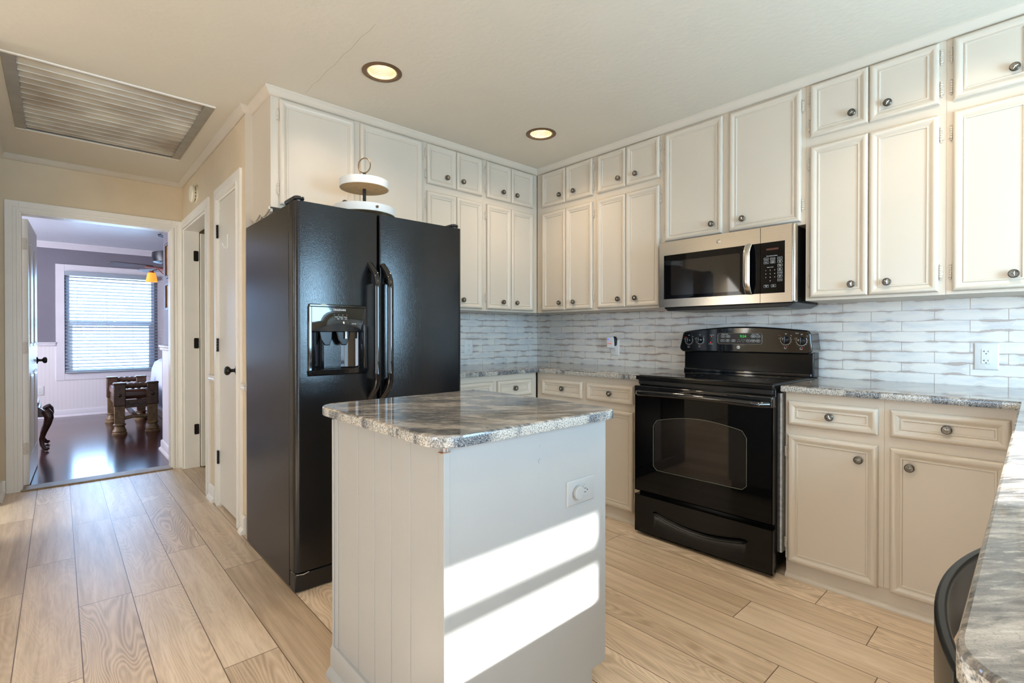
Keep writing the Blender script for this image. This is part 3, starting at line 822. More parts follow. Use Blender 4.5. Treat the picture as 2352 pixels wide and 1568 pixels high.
MB(fFW(IY0)).lathe([(0.0205, 0.0), (0.0205, 0.008), (0.018, 0.0105), (0, 0.0110)], c=(-1.997, 0.664, 0.0078), seg=24)
o = MB(fFW(IY0)).lathe([(0.0205, 0.0), (0.0205, 0.008), (0.018, 0.0105), (0, 0.0110)], c=(-1.997, 0.667, 0.0079), seg=24).build('night_light', 'island_paint')
tag(o, 'round white plug-in cap covering one socket of the island outlet', 'plug')
t = thing('plug_in_repeller', 'white plug-in gadget with blue light and pink lettering on stove wall outlet', 'plug-in device', (-0.03, -0.842, 1.09))
g = fSW(-0.0150)
MB(g).prism([(0.806, 1.052), (0.866, 1.052), (0.873, 1.075), (0.868, 1.128), (0.860, 1.139), (0.815, 1.139), (0.806, 1.125)], 0.0, 0.034).build('housing', 'plastic_white', t, bevel=0.006, seg=3)
MB(g).prism([(0.858, 1.055), (0.879, 1.075), (0.882, 1.120), (0.874, 1.139), (0.862, 1.141)], -0.001, 0.022).build('side_band', 'dark_plastic', t, bevel=0.003)
MB(g).lathe([(0.0055, 0.034), (0.0055, 0.0355)], c=(0.822, 1.118, 0), seg=14).build('indicator', 'led_blue', t)
text('lettering', 'ULTRA', 0.013, g, 0.834, 1.085, 0.0352, 'led_red', t)

# ------------------------------------------------------------------ refrigerator
FX0, FX1, FZ = -2.411, -1.492, 1.750
t = thing('refrigerator', 'tall black side-by-side refrigerator with dispenser in its left door', 'refrigerator', (-1.95, -0.5, 0))
MB().box(FX0, FX1 - 0.004, -0.815, -0.128, 0.012, FZ - 0.005).build('body', 'fridge_side', t, bevel=0.003)
def fdoor(x0, x1, z0, z1, rl, rr):
    yb, yf = -0.824, -0.889
    poly = []
    if rl: poly += [(x0, yb), (x0, yf + 0.026)] + arc(x0 + 0.026, yf + 0.026, 0.026, PI, 1.5 * PI, 7)[1:]
    else: poly += [(x0, yb), (x0, yf + 0.010)] + arc(x0 + 0.008, yf + 0.008, 0.008, PI, 1.5 * PI, 3)[1:]
    if rr: poly += arc(x1 - 0.026, yf + 0.026, 0.026, 1.5 * PI, 2 * PI, 7) + [(x1, yb)]
    else: poly += arc(x1 - 0.008, yf + 0.008, 0.008, 1.5 * PI, 2 * PI, 3) + [(x1, yb)]
    return poly
SPX0, SPX1 = -2.0115, -2.0005
DSP = (-2.3525, -2.0715, 0.966, 1.294)
# left door in pieces round the dispenser niche
pl = fdoor(FX0, SPX0, 0, 0, True, False)
b = MB()
b.prism(pl, 0.092, DSP[2] + 0.012).prism(pl, DSP[3] - 0.1, FZ)
b.prism([q for q in pl if q[0] < -2.33] + [(-2.337, -0.889), (-2.337, -0.824)], DSP[2] + 0.012, DSP[3] - 0.1)
b.prism([(-2.087, -0.824), (-2.087, -0.889)] + [q for q in pl if q[0] > -2.08], DSP[2] + 0.012, DSP[3] - 0.1)
b.box(-2.337, -2.087, -0.824, -0.820, DSP[2] + 0.012, DSP[3] - 0.1)
ld = b.build('door', 'fridge_black', t)
rd = MB().prism(fdoor(SPX1, FX1, 0, 0, False, True), 0.092, FZ).build('door', 'fridge_black', t)
# lower grille and hinge covers
MB().box(FX0 + 0.002, FX1 - 0.004, -0.885, -0.815, 0.006, 0.084).build('kick_grille', 'black_satin', t, bevel=0.004)
MB().tube([(FX0 + 0.0, -0.84, 0.088), (FX0 + 0.01, -0.885, 0.084), (FX0 + 0.035, -0.893, 0.083), (FX0 + 0.06, -0.893, 0.088)], 0.0018, 6).build('edge_clip', 'chrome', t)
for (xc, sgn) in ((FX0 + 0.032, 1), (FX1 - 0.032, -1)):
    MB(fUP(FZ)).prism(rrect(xc - 0.024, xc + 0.024, -0.875, -0.72, 0.02), 0.008, 0.026).build('hinge_cover', 'black_satin', t, bevel=0.006)
    MB(fUP(FZ)).lathe([(0.010, 0), (0.010, 0.010)], c=(xc, -0.856, 0), seg=12).build('hinge_pin', 'chrome', t)
# handles: long bows that flare back into the door
def handle(xm, xe, door):
    zt, zb = 1.500, 0.842
    pts = []; rr = []
    N = 26
    for i in range(N + 1):
        w = i / N; z = zt + (zb - zt) * w
        e = min(w, 1 - w) * 2
        k_ = min(1.0, e / 0.30); k_ = math.sin(k_ * PI / 2)
        x = xe + (xm - xe) * min(1.0, e / 0.20) ** 0.8
        pts.append((x, -0.886 - 0.060 * k_, z)); rr.append(0.0135)
    MB().tube(pts, rr, 14, up=(0, 1, 0), sq=(0.95, 1.15)).build('handle', 'black_gloss', door)
    # web joining the bow to the door at both ends
    for (za, zc) in ((zt, 1.395), (zb, 0.947)):
        b_ = MB()
        vs = []
        for xx in (-0.006, 0.006):
            vs += [(xm + xx, -0.888, za), (xm + xx, -0.940, za + (zc - za) * 0.55), (xm + xx, -0.942, zc), (xm + xx, -0.888, zc - (zc - za) * 0.12)]
        b_.add(vs, [(0, 1, 2, 3), (7, 6, 5, 4), (0, 4, 5, 1), (1, 5, 6, 2), (2, 6, 7, 3), (3, 7, 4, 0)]).build('handle_web', 'black_gloss', door, bevel=0.003)
handle(-2.041, -2.052, ld)
handle(-1.972, -1.984, rd)
# dispenser
DY = -0.889
d = MB(fFW(DY)).prism(rrect(DSP[0], DSP[1], DSP[2], DSP[3], 0.014), 0.0, 0.003)
# frame ring around the niche
fr_ = MB(fFW(DY))
for a in ((DSP[0], DSP[0] + 0.017, DSP[2] + 0.02, DSP[3] - 0.01), (DSP[1] - 0.017, DSP[1], DSP[2] + 0.02, DSP[3] - 0.01)):
    fr_.box(*a, -0.006, 0.010)
fr_.box(DSP[0] + 0.003, DSP[1] - 0.003, DSP[3] - 0.014, DSP[3], -0.006, 0.010)
dp = fr_.build('dispenser', 'black_gloss', ld, bevel=0.004)
# control face, gently bulging outwards to its lower edge
b = MB(fFW(DY)); nU, nV = 16, 8; vs = []
for j in range(nV + 1):
    for i in range(nU + 1):
        a = i / nU; q = j / nV
        u = DSP[0] + 0.016 + a * (DSP[1] - DSP[0] - 0.032)
        lowz = 1.172 + 0.034 * math.sin(PI * a)
        v = DSP[3] - 0.013 + (lowz - DSP[3] + 0.013) * q
        vs.append((u, v, 0.004 + 0.012 * q * q * math.sin(PI * a)))
b.add(vs, [(j * (nU + 1) + i, j * (nU + 1) + i + 1, (j + 1) * (nU + 1) + i + 1, (j + 1) * (nU + 1) + i) for j in range(nV) for i in range(nU)])
b.box(DSP[0] + 0.014, DSP[1] - 0.014, 1.176, DSP[3] - 0.010, -0.06, 0.002)
b.build('control_face', 'black_gloss', ld)
b = MB(fFW(DY)); vs = []
for i in range(17):
    a = i / 16; u = DSP[0] + 0.014 + a * (DSP[1] - DSP[0] - 0.028)
    vs += [(u, 1.172 + 0.034 * math.sin(PI * a), 0.003 + 0.012 * math.sin(PI * a)), (u, 1.170, 0.004 + 0.020 * math.sin(PI * a)), (u, 1.166, -0.02)]
b.add(vs, [(i * 3 + j, i * 3 + j + 1, i * 3 + j + 4, i * 3 + j + 3) for i in range(16) for j in range(2)]).build('arched_lip', 'dark_plastic', ld)
# niche: curved back wall
b = MB(); vs = []
for i in range(17):
    a = i / 16; x = -2.336 + a * 0.248
    y = -0.889 + 0.070 * math.sin(PI * a) ** 0.5
    vs += [(x, y, 0.985), (x, y, 1.18)]
b.add(vs, [(i * 2, i * 2 + 2, i * 2 + 3, i * 2 + 1) for i in range(16)])
b.build('niche', 'black_gloss', ld)
MB().box(-2.337, -2.087, -0.889, -0.822, 0.972, 0.988).build('niche_floor', 'dark_plastic', ld, bevel=0.002)
b = MB(fFW(DY)); vs = []
for i in range(17):
    a = i / 16; u = DSP[0] + a * (DSP[1] - DSP[0]); s_ = 0.012 + 0.020 * math.sin(PI * a)
    vs += [(u, DSP[2] + 0.030, 0.0), (u, DSP[2] + 0.026, s_), (u, DSP[2] + 0.008, s_ * 0.95), (u, DSP[2], 0.002)]
b.add(vs, [(i * 4 + j, i * 4 + j + 1, i * 4 + j + 5, i * 4 + j + 4) for i in range(16) for j in range(3)])
b.build('drip_ledge', 'black_gloss', ld)
for xc, s_ in ((-2.258, 1.0), (-2.176, 1.0)):
    b = MB(fFW(-0.862)).prism([(xc - 0.036, 1.172), (xc + 0.028, 1.172), (xc + 0.024, 1.128), (xc + 0.014, 1.104), (xc - 0.010, 1.104), (xc - 0.028, 1.132)], 0.0, 0.008)
    b.build('paddle', 'dark_plastic', ld, bevel=0.004)
MB().lathe([(0.005, 1.135), (0.005, 1.172)], c=(-2.170, -0.880, 0), seg=12).build('water_spout', 'plastic_white', ld)
text('lettering', 'FRIGIDAIRE', 0.0118, fFW(DY), -2.209, 1.2685, 0.0100, 'print_white', ld, ext=0.0004)
text('lettering', 'Cubed   Crushed   Water', 0.0058, fFW(DY), -2.205, 1.236, 0.0150, 'print_white', ld)
text('lettering', 'Light    Filter    Lock', 0.0058, fFW(DY), -2.200, 1.228, 0.0160, 'print_white', ld)
b = MB(fFW(DY))
for i in range(3): b.lathe([(0.0012, 0.013), (0.0012, 0.0155)], c=(-2.236 + i * 0.020, 1.246, 0), seg=8)
b.build('indicator', 'print_white', ld)
MB(fFW(DY)).lathe([(0.0014, 0.013), (0.0014, 0.0155)], c=(-2.176, 1.246, 0), seg=8).build('indicator', 'led_red', ld)
text('lettering', 'WATER', 0.0065, fFW(DY), -2.142, 1.205, 0.0160, 'print_white', ld)

# tiered tray on the refrigerator
tc = (-1.950, -0.620)
t = thing('tiered_tray', 'two-tier round white tray with wood underside and ring handle, on the refrigerator', 'tiered tray', (tc[0], tc[1], FZ))
def tray_disc(z, r, nm):
    MB().lathe([(0.0, z + 0.003), (r - 0.012, z + 0.003), (r - 0.012, z), (r, z), (r, z + 0.040), (r - 0.008, z + 0.040), (r - 0.008, z + 0.010), (0, z + 0.010)], c=(tc[0], tc[1], 0), seg=48).build(nm, 'tray_white', t)
    MB().lathe([(0, z - 0.001), (r - 0.004, z - 0.001), (r - 0.004, z + 0.0025), (0, z + 0.0025)], c=(tc[0], tc[1], 0), seg=48).build('wood_base', 'tray_wood', t)
tray_disc(1.796, 0.163, 'lower_tray'); tray_disc(1.944, 0.129, 'upper_tray')
MB().lathe([(0.009, 1.80), (0.009, 2.03)], c=(tc[0], tc[1], 0), seg=14).build('post', 'black_satin', t)
MB().lathe([(0.011, 1.984), (0.012, 1.999)], c=(tc[0], tc[1], 0), seg=14).build('collar', 'bronze', t)
_rc = Vector((math.cos(0.832 - PI / 2), math.sin(0.832 - PI / 2), 0)); _rc = (_rc * 0.9 + Vector((0.0, -0.35, 0))).normalized()
MB().tube([tuple(Vector((tc[0], tc[1], 2.071)) + _rc * (0.036 * math.cos(2 * PI * i / 32)) + Vector((0, 0, 0.040 * math.sin(2 * PI * i / 32)))) for i in range(32)], 0.0032, 8, closed=True).build('ring_handle', 'bronze', t)
for a in (-0.9, 1.2, 3.3):
    MB().lathe([(0.0, FZ), (0.012, FZ + 0.002), (0.014, FZ + 0.02), (0.010, 1.797)], c=(tc[0] + 0.11 * math.cos(a), tc[1] + 0.11 * math.sin(a), 0), seg=12).build('foot', 'tray_white', t)
MB(fFW(tc[1] - 0.163)).lathe([(0.007, 0), (0.007, 0.008), (0.004, 0.011)], c=(tc[0] - 0.01, 1.816, 0), seg=12).build('side_knob', 'bronze', t)

# ------------------------------------------------------------------ range
RY0, RY1, RX = 1.501, 2.258, -0.700     # u limits (u = -y) and front plane
t = thing('kitchen_range', 'black glass-top electric range with oven window and bottom drawer', 'range', (-0.35, -1.88, 0))
F = fSW(0)
MB().box(-0.655, -0.045, -RY1 + 0.004, -RY0 - 0.004, 0.03, 0.893).build('body', 'black_enamel', t, bevel=0.003)
MB().box(-0.60, -0.05, -RY1 - 0.0055, -RY1 + 0.0035, 0.10, 0.87).build('side_insulation', 'insulation', t)
for (a, c) in ((-0.62, 1.56), (-0.62, 2.20), (-0.12, 1.56), (-0.12, 2.20)):
    MB().lathe([(0.020, 0), (0.022, 0.012), (0.010, 0.014), (0.010, 0.035)], c=(a, -c, 0), seg=12).build('leg', 'black_satin', t)
# cooktop: metal rim and glass
MB().box(-0.694, -0.050, -RY1, -RY0, 0.893, 0.918).build('cooktop_rim', 'black_enamel', t, bevel=0.006, seg=3)
MB().box(-0.672, -0.135, -RY1 + 0.010, -RY0 - 0.010, 0.917, 0.9205).build('glass_cooktop', 'black_glass', t, bevel=0.001)
b = MB(fUP(0.9206))
for (cx, cy, r) in ((-0.50, -1.70, 0.10), (-0.50, -2.07, 0.085), (-0.26, -1.70, 0.075), (-0.26, -2.07, 0.10)):
    for rr_ in (r, r * 0.62):
        b.lathe([(rr_ - 0.001, 0), (rr_ + 0.001, 0), (rr_ + 0.001, 0.0001), (rr_ - 0.001, 0.0001)], c=(cx, cy, 0), seg=48, cap=False)
b.build('burner_ring', 'slot_dark', t)
MB(F).box(RY0 + 0.010, RY1 - 0.010, 0.868, 0.892, 0.64, 0.678).build('vent_strip', 'black_satin', t, bevel=0.002)
# oven door with a window opening that has an arched head
def wtop(a):  # a in 0..1 across the window
    return 0.668 + 0.036 * math.sin(PI * a) + 0.010 * a
WU0, WU1, WV0 = 1.621, 2.137, 0.392
DV0, DV1 = 0.255, 0.856
b = MB(fSW(RX))
N = 24; cols = []
for i in range(N + 1):
    a = i / N; u = WU0 + a * (WU1 - WU0)
    e = min(a, 1 - a) * (WU1 - WU0); rr_ = 0.03
    cut = rr_ - math.sqrt(max(0, rr_ * rr_ - max(0, rr_ - e) ** 2))
    cols.append((u, WV0 + cut * 0.7, wtop(a) - cut))
vs = []
for (u, lo, hi) in cols: vs += [(u, DV0, 0), (u, lo, 0), (u, hi, 0), (u, DV1, 0), (u, lo, -0.006), (u, hi, -0.006)]
fs = []
for i in range(N):
    p0, p1 = i * 6, (i + 1) * 6
    fs += [(p0, p1, p1 + 1, p0 + 1), (p0 + 2, p1 + 2, p1 + 3, p0 + 3), (p0 + 1, p1 + 1, p1 + 4, p0 + 4), (p0 + 2, p0 + 5, p1 + 5, p1 + 2)]
fs += [(1, 4, 5, 2), (N * 6 + 1, N * 6 + 2, N * 6 + 5, N * 6 + 4)]
b.add(vs, fs)
b.add([(RY0, DV0, 0), (WU0, DV0, 0), (WU0, cols[0][1], 0), (WU0, cols[0][2], 0), (WU0, DV1, 0), (RY0, DV1, 0)], [(0, 1, 2, 3, 4, 5)])
b.add([(RY1, DV0, 0), (WU1, DV0, 0), (WU1, cols[-1][1], 0), (WU1, cols[-1][2], 0), (WU1, DV1, 0), (RY1, DV1, 0)], [(5, 4, 3, 2, 1, 0)])
od = b.build('oven_door', 'black_glass', t, smooth=30)
b = MB(fSW(RX)).box(RY0, RY1, DV0, DV1, -0.045, -0.0065)
b.box(RY0, RY0 + 0.004, DV0, DV1, -0.0065, 0).box(RY1 - 0.004, RY1, DV0, DV1, -0.0065, 0).box(RY0, RY1, DV0, DV0 + 0.004, -0.0065, 0)
b.build('door_liner', 'black_enamel', od)
b = MB(fSW(RX)); vs = []
for (u, lo, hi) in cols: vs += [(u, lo, -0.0055), (u, hi, -0.0055)]
b.add(vs, [(i * 2, i * 2 + 2, i * 2 + 3, i * 2 + 1) for i in range(N)])
b.build('window', 'smoked_glass', od)
ring = [(u, lo) for (u, lo, hi) in cols] + [(u, hi) for (u, lo, hi) in reversed(cols)]
MB(fSW(RX)).tube([(u, v, -0.001) for u, v in ring], 0.0018, 6, closed=True).build('window_border', 'smoke_edge', od)
# top band and handle
MB(fSW(RX)).box(RY0 - 0.001, RY1 + 0.001, 0.808, 0.862, -0.04, 0.008).build('door_top_band', 'black_gloss', od, bevel=0.006, seg=3)
pts = []; N2 = 24
for i in range(N2 + 1):
    a = i / N2; e = min(a, 1 - a) / 0.06; k_ = math.sin(min(1, e) * PI / 2)
    pts.append((RY0 + 0.018 + a * (RY1 - RY0 - 0.036), 0.822 + 0.006 * math.sin(PI * a), 0.004 + 0.040 * k_))
MB(fSW(RX)).tube(pts, 0.0155, 14, up=(0, 1, 0), sq=(1.0, 0.75)).build('handle', 'black_gloss', od)
# drawer with a scooped grip
b = MB(fSW(RX)); N = 28; U0, U1 = 1.615, 2.150; vs = []; fs = []
def gl(a):
    return 0.152 - 0.040 * math.sin(PI * a) - 0.004 * a, 0.026 * min(1.0, min(a, 1 - a) / 0.05) ** 0.5
for i in range(N + 1):
    a = i / N; u = U0 + a * (U1 - U0); c_, h_ = gl(a)
    vs += [(u, 0.019, 0), (u, c_ - h_ * 0.55, 0), (u, c_ + h_ * 0.35, -0.020), (u, c_ + h_ * 0.6, 0), (u, 0.232, 0)]
for i in range(N):
    p0, p1 = i * 5, (i + 1) * 5
    for j in range(4): fs.append((p0 + j, p1 + j, p1 + j + 1, p0 + j + 1))
b.add(vs, fs)
c0, c1 = gl(0)[0], gl(1)[0]
b.add([(RY0, 0.019, 0), (U0, 0.019, 0), (U0, c0, 0), (U0, 0.232, 0), (RY0, 0.232, 0)], [(0, 1, 2, 3, 4)])
b.add([(RY1, 0.019, 0), (U1, 0.019, 0), (U1, c1, 0), (U1, 0.232, 0), (RY1, 0.232, 0)], [(4, 3, 2, 1, 0)])
dr = b.build('drawer', 'black_enamel', t, smooth=60)
MB(fSW(RX)).box(RY0, RY1, 0.019, 0.232, -0.045, -0.021).box(RY0, RY0 + 0.003, 0.019, 0.232, -0.021, 0).box(RY1 - 0.003, RY1, 0.019, 0.232, -0.021, 0).box(RY0, RY1, 0.229, 0.232, -0.021, 0).box(RY0, RY1, 0.019, 0.022, -0.021, 0).build('drawer_box', 'black_enamel', dr)
b = MB(fSW(RX))
for s_ in (0, 1):
    pts = []
    for i in range(N + 1):
        a = i / N; u = U0 + a * (U1 - U0); c_, h_ = gl(a)
        pts.append((u, c_ - h_ * 0.55 if s_ == 0 else c_ + h_ * 0.6, 0.0005))
    b.tube(pts, 0.0022, 6)
b.build('grip_edge', 'black_enamel', dr)
# back guard and control panel
MB().box(-0.130, -0.040, -RY1 - 0.002, -RY0 + 0.002, 0.912, 1.060).build('back_guard', 'black_enamel', t, bevel=0.008, seg=3)
MB().box(-0.150, -0.128, -RY1 + 0.004, -RY0 - 0.004, 0.918, 0.940).build('guard_ledge', 'black_gloss', t, bevel=0.006, seg=3)
CPX = -0.190
b = MB(fSW(CPX)); PU0, PU1 = 1.497, 2.270
poly = arc(PU1 - 0.030, 1.076, 0.030, -PI / 2, 0, 5) + arc(PU1 - 0.034, 1.152, 0.026, 0, PI / 2 - 0.1, 5)
n_ = 20
for i in range(1, n_):
    a = i / n_
    u = PU1 - 0.034 - a * (PU1 - PU0 - 0.080)
    poly.append((u, 1.178 + 0.024 * math.sin(PI * a)))
poly += arc(PU0 + 0.046, 1.150, 0.026, PI / 2 + 0.1, PI, 5) + arc(PU0 + 0.030, 1.076, 0.030, PI, 1.5 * PI, 5)
b.prism(poly, -0.145, 0.0)
cp = b.build('control_panel', 'black_gloss', t, bevel=0.009, seg=4)
CF = fSW(CPX)
MB(CF).prism(rrect(1.752, 2.012, 1.098, 1.163, 0.012), 0, 0.0010).build('display_panel', 'black_satin', cp)
MB(CF).tube([(u, v, 0.0010) for u, v in rrect(1.752, 2.012, 1.098, 1.163, 0.012)], 0.0009, 5, closed=True).build('display_border', 'vent_frame', cp)
text('clock_digits', '9:54', 0.0215, CF @ Matrix.Shear('XZ', 4, (0, 0)) if False else CF, 1.905, 1.1435, 0.0016, 'led_green', cp)
for (u, v, s_) in ((1.795, 1.157, 'Oven Controls'), (1.975, 1.157, 'Timer Controls')):
    text('lettering', s_, 0.0062, CF, u, v, 0.0015, 'print_white', cp)
def key(u, v, s_, w=0.024, h=0.0135, two=None):
    MB(CF).tube([(a, b_, 0.0012) for a, b_ in rrect(u - w / 2, u + w / 2, v - h / 2, v + h / 2, 0.005, 3)], 0.0005, 4, closed=True).build('key_outline', 'print_white', cp)
    text('lettering', s_, 0.0050, CF, u, v, 0.0015, 'print_white', cp)
for (u, v, s_) in ((1.785, 1.144, 'BAKE'), (1.816, 1.144, 'SELF\nCLEAN'), (1.782, 1.118, 'BROIL'), (1.813, 1.118, 'CLEAR\nOFF'), (1.848, 1.118, 'OVEN\nLIGHT'), (1.935, 1.118, 'START'), (1.962, 1.144, 'KITCHEN\nTIMER'), (1.990, 1.144, 'CLOCK'), (1.962, 1.118, 'COOKING\nTIME'), (1.990, 1.118, 'DELAY\nSTART')):
    key(u, v, s_)
for (u, sg) in ((1.880, 1), (1.906, -1)):
    MB(CF).tube([(u - 0.011, 1.118 - 0.006 * sg, 0.0012), (u + 0.011, 1.118 - 0.006 * sg, 0.0012), (u, 1.118 + 0.009 * sg, 0.0012)], 0.0005, 4, closed=True).build('key_outline', 'print_white', cp)
def badge(fr, u, v, n, r, parent, m1='plastic_white', m2='slot_dark'):
    MB(fr).lathe([(r, 0), (r, 0.0015), (r * 0.9, 0.002), (0, 0.002)], c=(u, v, n), seg=28).build('badge', m1, parent)
    MB(fr).tube([(u + r * 0.8 * math.cos(2 * PI * i / 28), v + r * 0.8 * math.sin(2 * PI * i / 28), n + 0.002) for i in range(28)], r * 0.045, 4, closed=True).build('badge_ring', m2, parent)
    text('lettering', 'GE', r * 1.15, fr, u, v, n + 0.0022, m2, parent)
badge(CF, 1.877, 1.079, 0.0, 0.0098, cp)
for (u, v, s_, hi) in ((1.563, 1.118, 'Front', 0), (1.637, 1.121, 'Rear', 0), (2.138, 1.124, 'Rear', 1), (2.218, 1.121, 'Front', 1)):
    r = 0.0225 if not hi else 0.0240
    dl = MB(CF).lathe([(r * 0.86, 0), (r * 0.86, 0.004), (r * 0.72, 0.016), (r * 0.60, 0.019), (0, 0.020)], c=(u, v, 0), seg=28)
    kb = dl.build('control_knob', 'black_gloss', cp)
    MB(CF).box(u - 0.0045, u + 0.0045, v - r * 0.80, v + r * 0.80, 0.014, 0.030).build('knob_grip', 'black_gloss', kb, bevel=0.0018)
    MB(CF).tube([(u + r * 1.12 * math.cos(a), v + r * 1.12 * math.sin(a), 0.0006) for a in [math.radians(q) for q in range(145, 396, 8)]], 0.0007, 4).build('dial_arc', 'print_white', cp)
    b = MB(CF)
    for q in range(150, 396, 24):
        a = math.radians(q); b.lathe([(0.0009, 0), (0.0009, 0.0008)], c=(u + r * 1.32 * math.cos(a), v + r * 1.32 * math.sin(a), 0), seg=6)
    b.build('dial_mark', 'print_white', cp)
    text('lettering', 'OFF', 0.0062, CF, u + 0.001, v + r * 1.42, 0.0008, 'print_white', cp)
    text('lettering', 'HI', 0.0055, CF, u + r * 1.15, v + r * 1.05, 0.0008, 'print_white', cp)
    text('lettering', 'LO', 0.0055, CF, u - r * 1.38, v + r * 0.42, 0.0008, 'print_white', cp)
    text('lettering', s_, 0.0058, CF, u - 0.002, v - r * 1.95, 0.0008, 'print_white', cp)
    MB(CF).prism([(u - 0.010, v - r * 1.72), (u - 0.003, v - r * 1.72), (u - 0.005, v - r * 1.50)], 0, 0.0006).build('burner_symbol', 'vent_frame', cp)
    MB(CF).prism([(u + 0.001, v - r * 1.72), (u + 0.008, v - r * 1.72), (u + 0.0045, v - r * 1.46)], 0, 0.0006).build('burner_symbol', 'print_red', cp)
text('lettering', 'WARM', 0.0055, CF, 1.541, 1.138, 0.0008, 'print_red', cp)
text('lettering', 'HI HI', 0.0055, CF, 2.104, 1.149, 0.0008, 'print_red', cp)
text('lettering', 'Burner', 0.0058, CF, 2.196, 1.162, 0.0008, 'print_white', cp)
text('lettering', 'Burner On', 0.0058, CF, 1.716, 1.152, 0.0008, 'print_white', cp)
text('lettering', 'Hot Surface', 0.0058, CF, 1.708, 1.097, 0.0008, 'print_white', cp)
MB(CF).lathe([(0.0035, 0), (0.0030, 0.0012)], c=(1.712, 1.143, 0), seg=10).build('burner_light', 'led_red', cp)
MB(CF).lathe([(0.0040, 0), (0.0034, 0.0012)], c=(1.706, 1.106, 0), seg=10).build('burner_light', 'led_red', cp)

# ------------------------------------------------------------------ microwave
t = thing('microwave', 'stainless over-the-range microwave with black window and keypad', 'microwave', (-0.2, -1.87, 1.32))
MU0, MU1, MZ0, MZ1, MSP = 1.491, 2.262, 1.321, 1.721, 2.092
MB(fSW(0)).box(MU0 + 0.004, MU1 - 0.018, MZ0, MZ1 - 0.001, 0.010, 0.375).build('body', 'black_satin', t, bevel=0.002)
MB(fSW(0)).box(MU1 - 0.0185, MU1 - 0.014, MZ0 + 0.003, MZ1 - 0.004, 0.345, 0.420).build('side_panel', 'stainless', t)
MB(fSW(0)).prism([(MU0 + 0.03, MZ0 - 0.020), (MU1 - 0.05, MZ0 - 0.020), (MU1 - 0.012, MZ0), (MU0 + 0.004, MZ0)], 0.02, 0.375).build('underside_vent', 'black_satin', t, bevel=0.002)
MB(fSW(0)).box(MU0 + 0.10, MU1 - 0.10, MZ0 - 0.024, MZ0 - 0.0195, 0.05, 0.30).build('grease_filter', 'vent_frame', t)
MF = fSW(-0.425)
def plate_with_hole(u0, u1, v0, v1, h, name, parent, mat):
    """front plate with a rectangular opening (a0,a1,b0,b1), slightly bowed towards the room"""
    b_ = MB(MF); a0, a1, b0, b1 = h
    for q in ((u0, a0, v0, v1), (a1, u1, v0, v1), (a0, a1, v0, b0), (a0, a1, b1, v1)):
        if q[1] - q[0] > 0.0005: b_.box(*q, -0.045, 0.0)
    return b_.build(name, mat, parent)
md = plate_with_hole(MU0, MSP - 0.0012, MZ0 + 0.001, MZ1, (1.523, MSP - 0.0012, 1.371, 1.638), 'door', t, 'stainless')
MB(MF).box(1.523, MSP - 0.0012, 1.371, 1.638, -0.045, -0.0015).build('window', 'black_glass', md)
MB(MF).prism(rrect(1.570, 1.985, 1.392, 1.600, 0.012), -0.0016, -0.0008).build('window_screen', 'smoked_glass', md)
mc = plate_with_hole(MSP + 0.0012, MU1 - 0.016, MZ0 + 0.001, MZ1, (MSP + 0.0012, 2.213, 1.371, 1.638), 'control_panel', t, 'stainless')
MB(MF).box(MU1 - 0.016, MU1 - 0.001, MZ0 + 0.001, MZ1, -0.046, -0.001).build('end_trim', 'stainless', mc, bevel=0.006, seg=4)
MB(MF).prism([(MSP + 0.0012, 1.371)] + [(2.205, 1.371), (2.213, 1.379), (2.213, 1.630), (2.205, 1.638)] + [(MSP + 0.0012, 1.638)], -0.045, -0.001).build('keypad', 'black_glass', mc)
# handle
pts = []
for i in range(21):
    a = i / 20; pts.append((2.036, 1.374 + a * 0.264, 0.012 + 0.030 * math.sin(PI * min(1, min(a, 1 - a) / 0.22) / 2)))
MB(MF).tube(pts, 0.018, 14, up=(1, 0, 0), sq=(1.0, 0.36)).build('handle', 'stainless', md)
badge(MF, 1.864, 1.682, 0.0, 0.0120, md, 'stainless', 'vent_frame')
MB(MF).box(2.122, 2.182, 1.596, 1.606, -0.001, -0.0004).build('display', 'led_dim_orange', mc)
text('lettering', 'Convenience Cooking', 0.0060, MF, 2.150, 1.566, 0.0, 'print_white', mc)
def mkey(u, v, s_, box=True, w=0.023, h=0.013):
    if box: MB(MF).tube([(a, b_, -0.0006) for a, b_ in rrect(u - w / 2, u + w / 2, v - h / 2, v + h / 2, 0.002, 2)], 0.00035, 4, closed=True).build('key_outline', 'print_white', mc)
    text('lettering', s_, 0.0048 if box else 0.0075, MF, u, v, -0.0002, 'print_white', mc)
for (u, v, s_) in ((2.122, 1.551, 'Popcorn'), (2.154, 1.550, 'Beverage'), (2.189, 1.550, 'Potato'), (2.122, 1.533, 'Reheat'), (2.154, 1.533, 'Weight\nDefrost'), (2.189, 1.533, 'Cook\nTime'), (2.189, 1.513, 'Power\nLevel'), (2.189, 1.493, 'Add\n30 sec'), (2.189, 1.475, 'Turntable'), (2.189, 1.457, 'Surface\nLight'), (2.189, 1.438, 'Vent Fan'), (2.122, 1.409, 'Cancel\nOff'), (2.158, 1.409, 'Start\nPause')):
    mkey(u, v, s_)
text('lettering', 'Express Cook', 0.0055, MF, 2.142, 1.507, 0.0, 'print_white', mc)
for i, s_ in enumerate('1234567890'):
    u = 2.120 + (i % 3) * 0.022 if s_ != '0' else 2.142; v = 1.491 - (i // 3) * 0.0185
    mkey(u, v, s_, False)

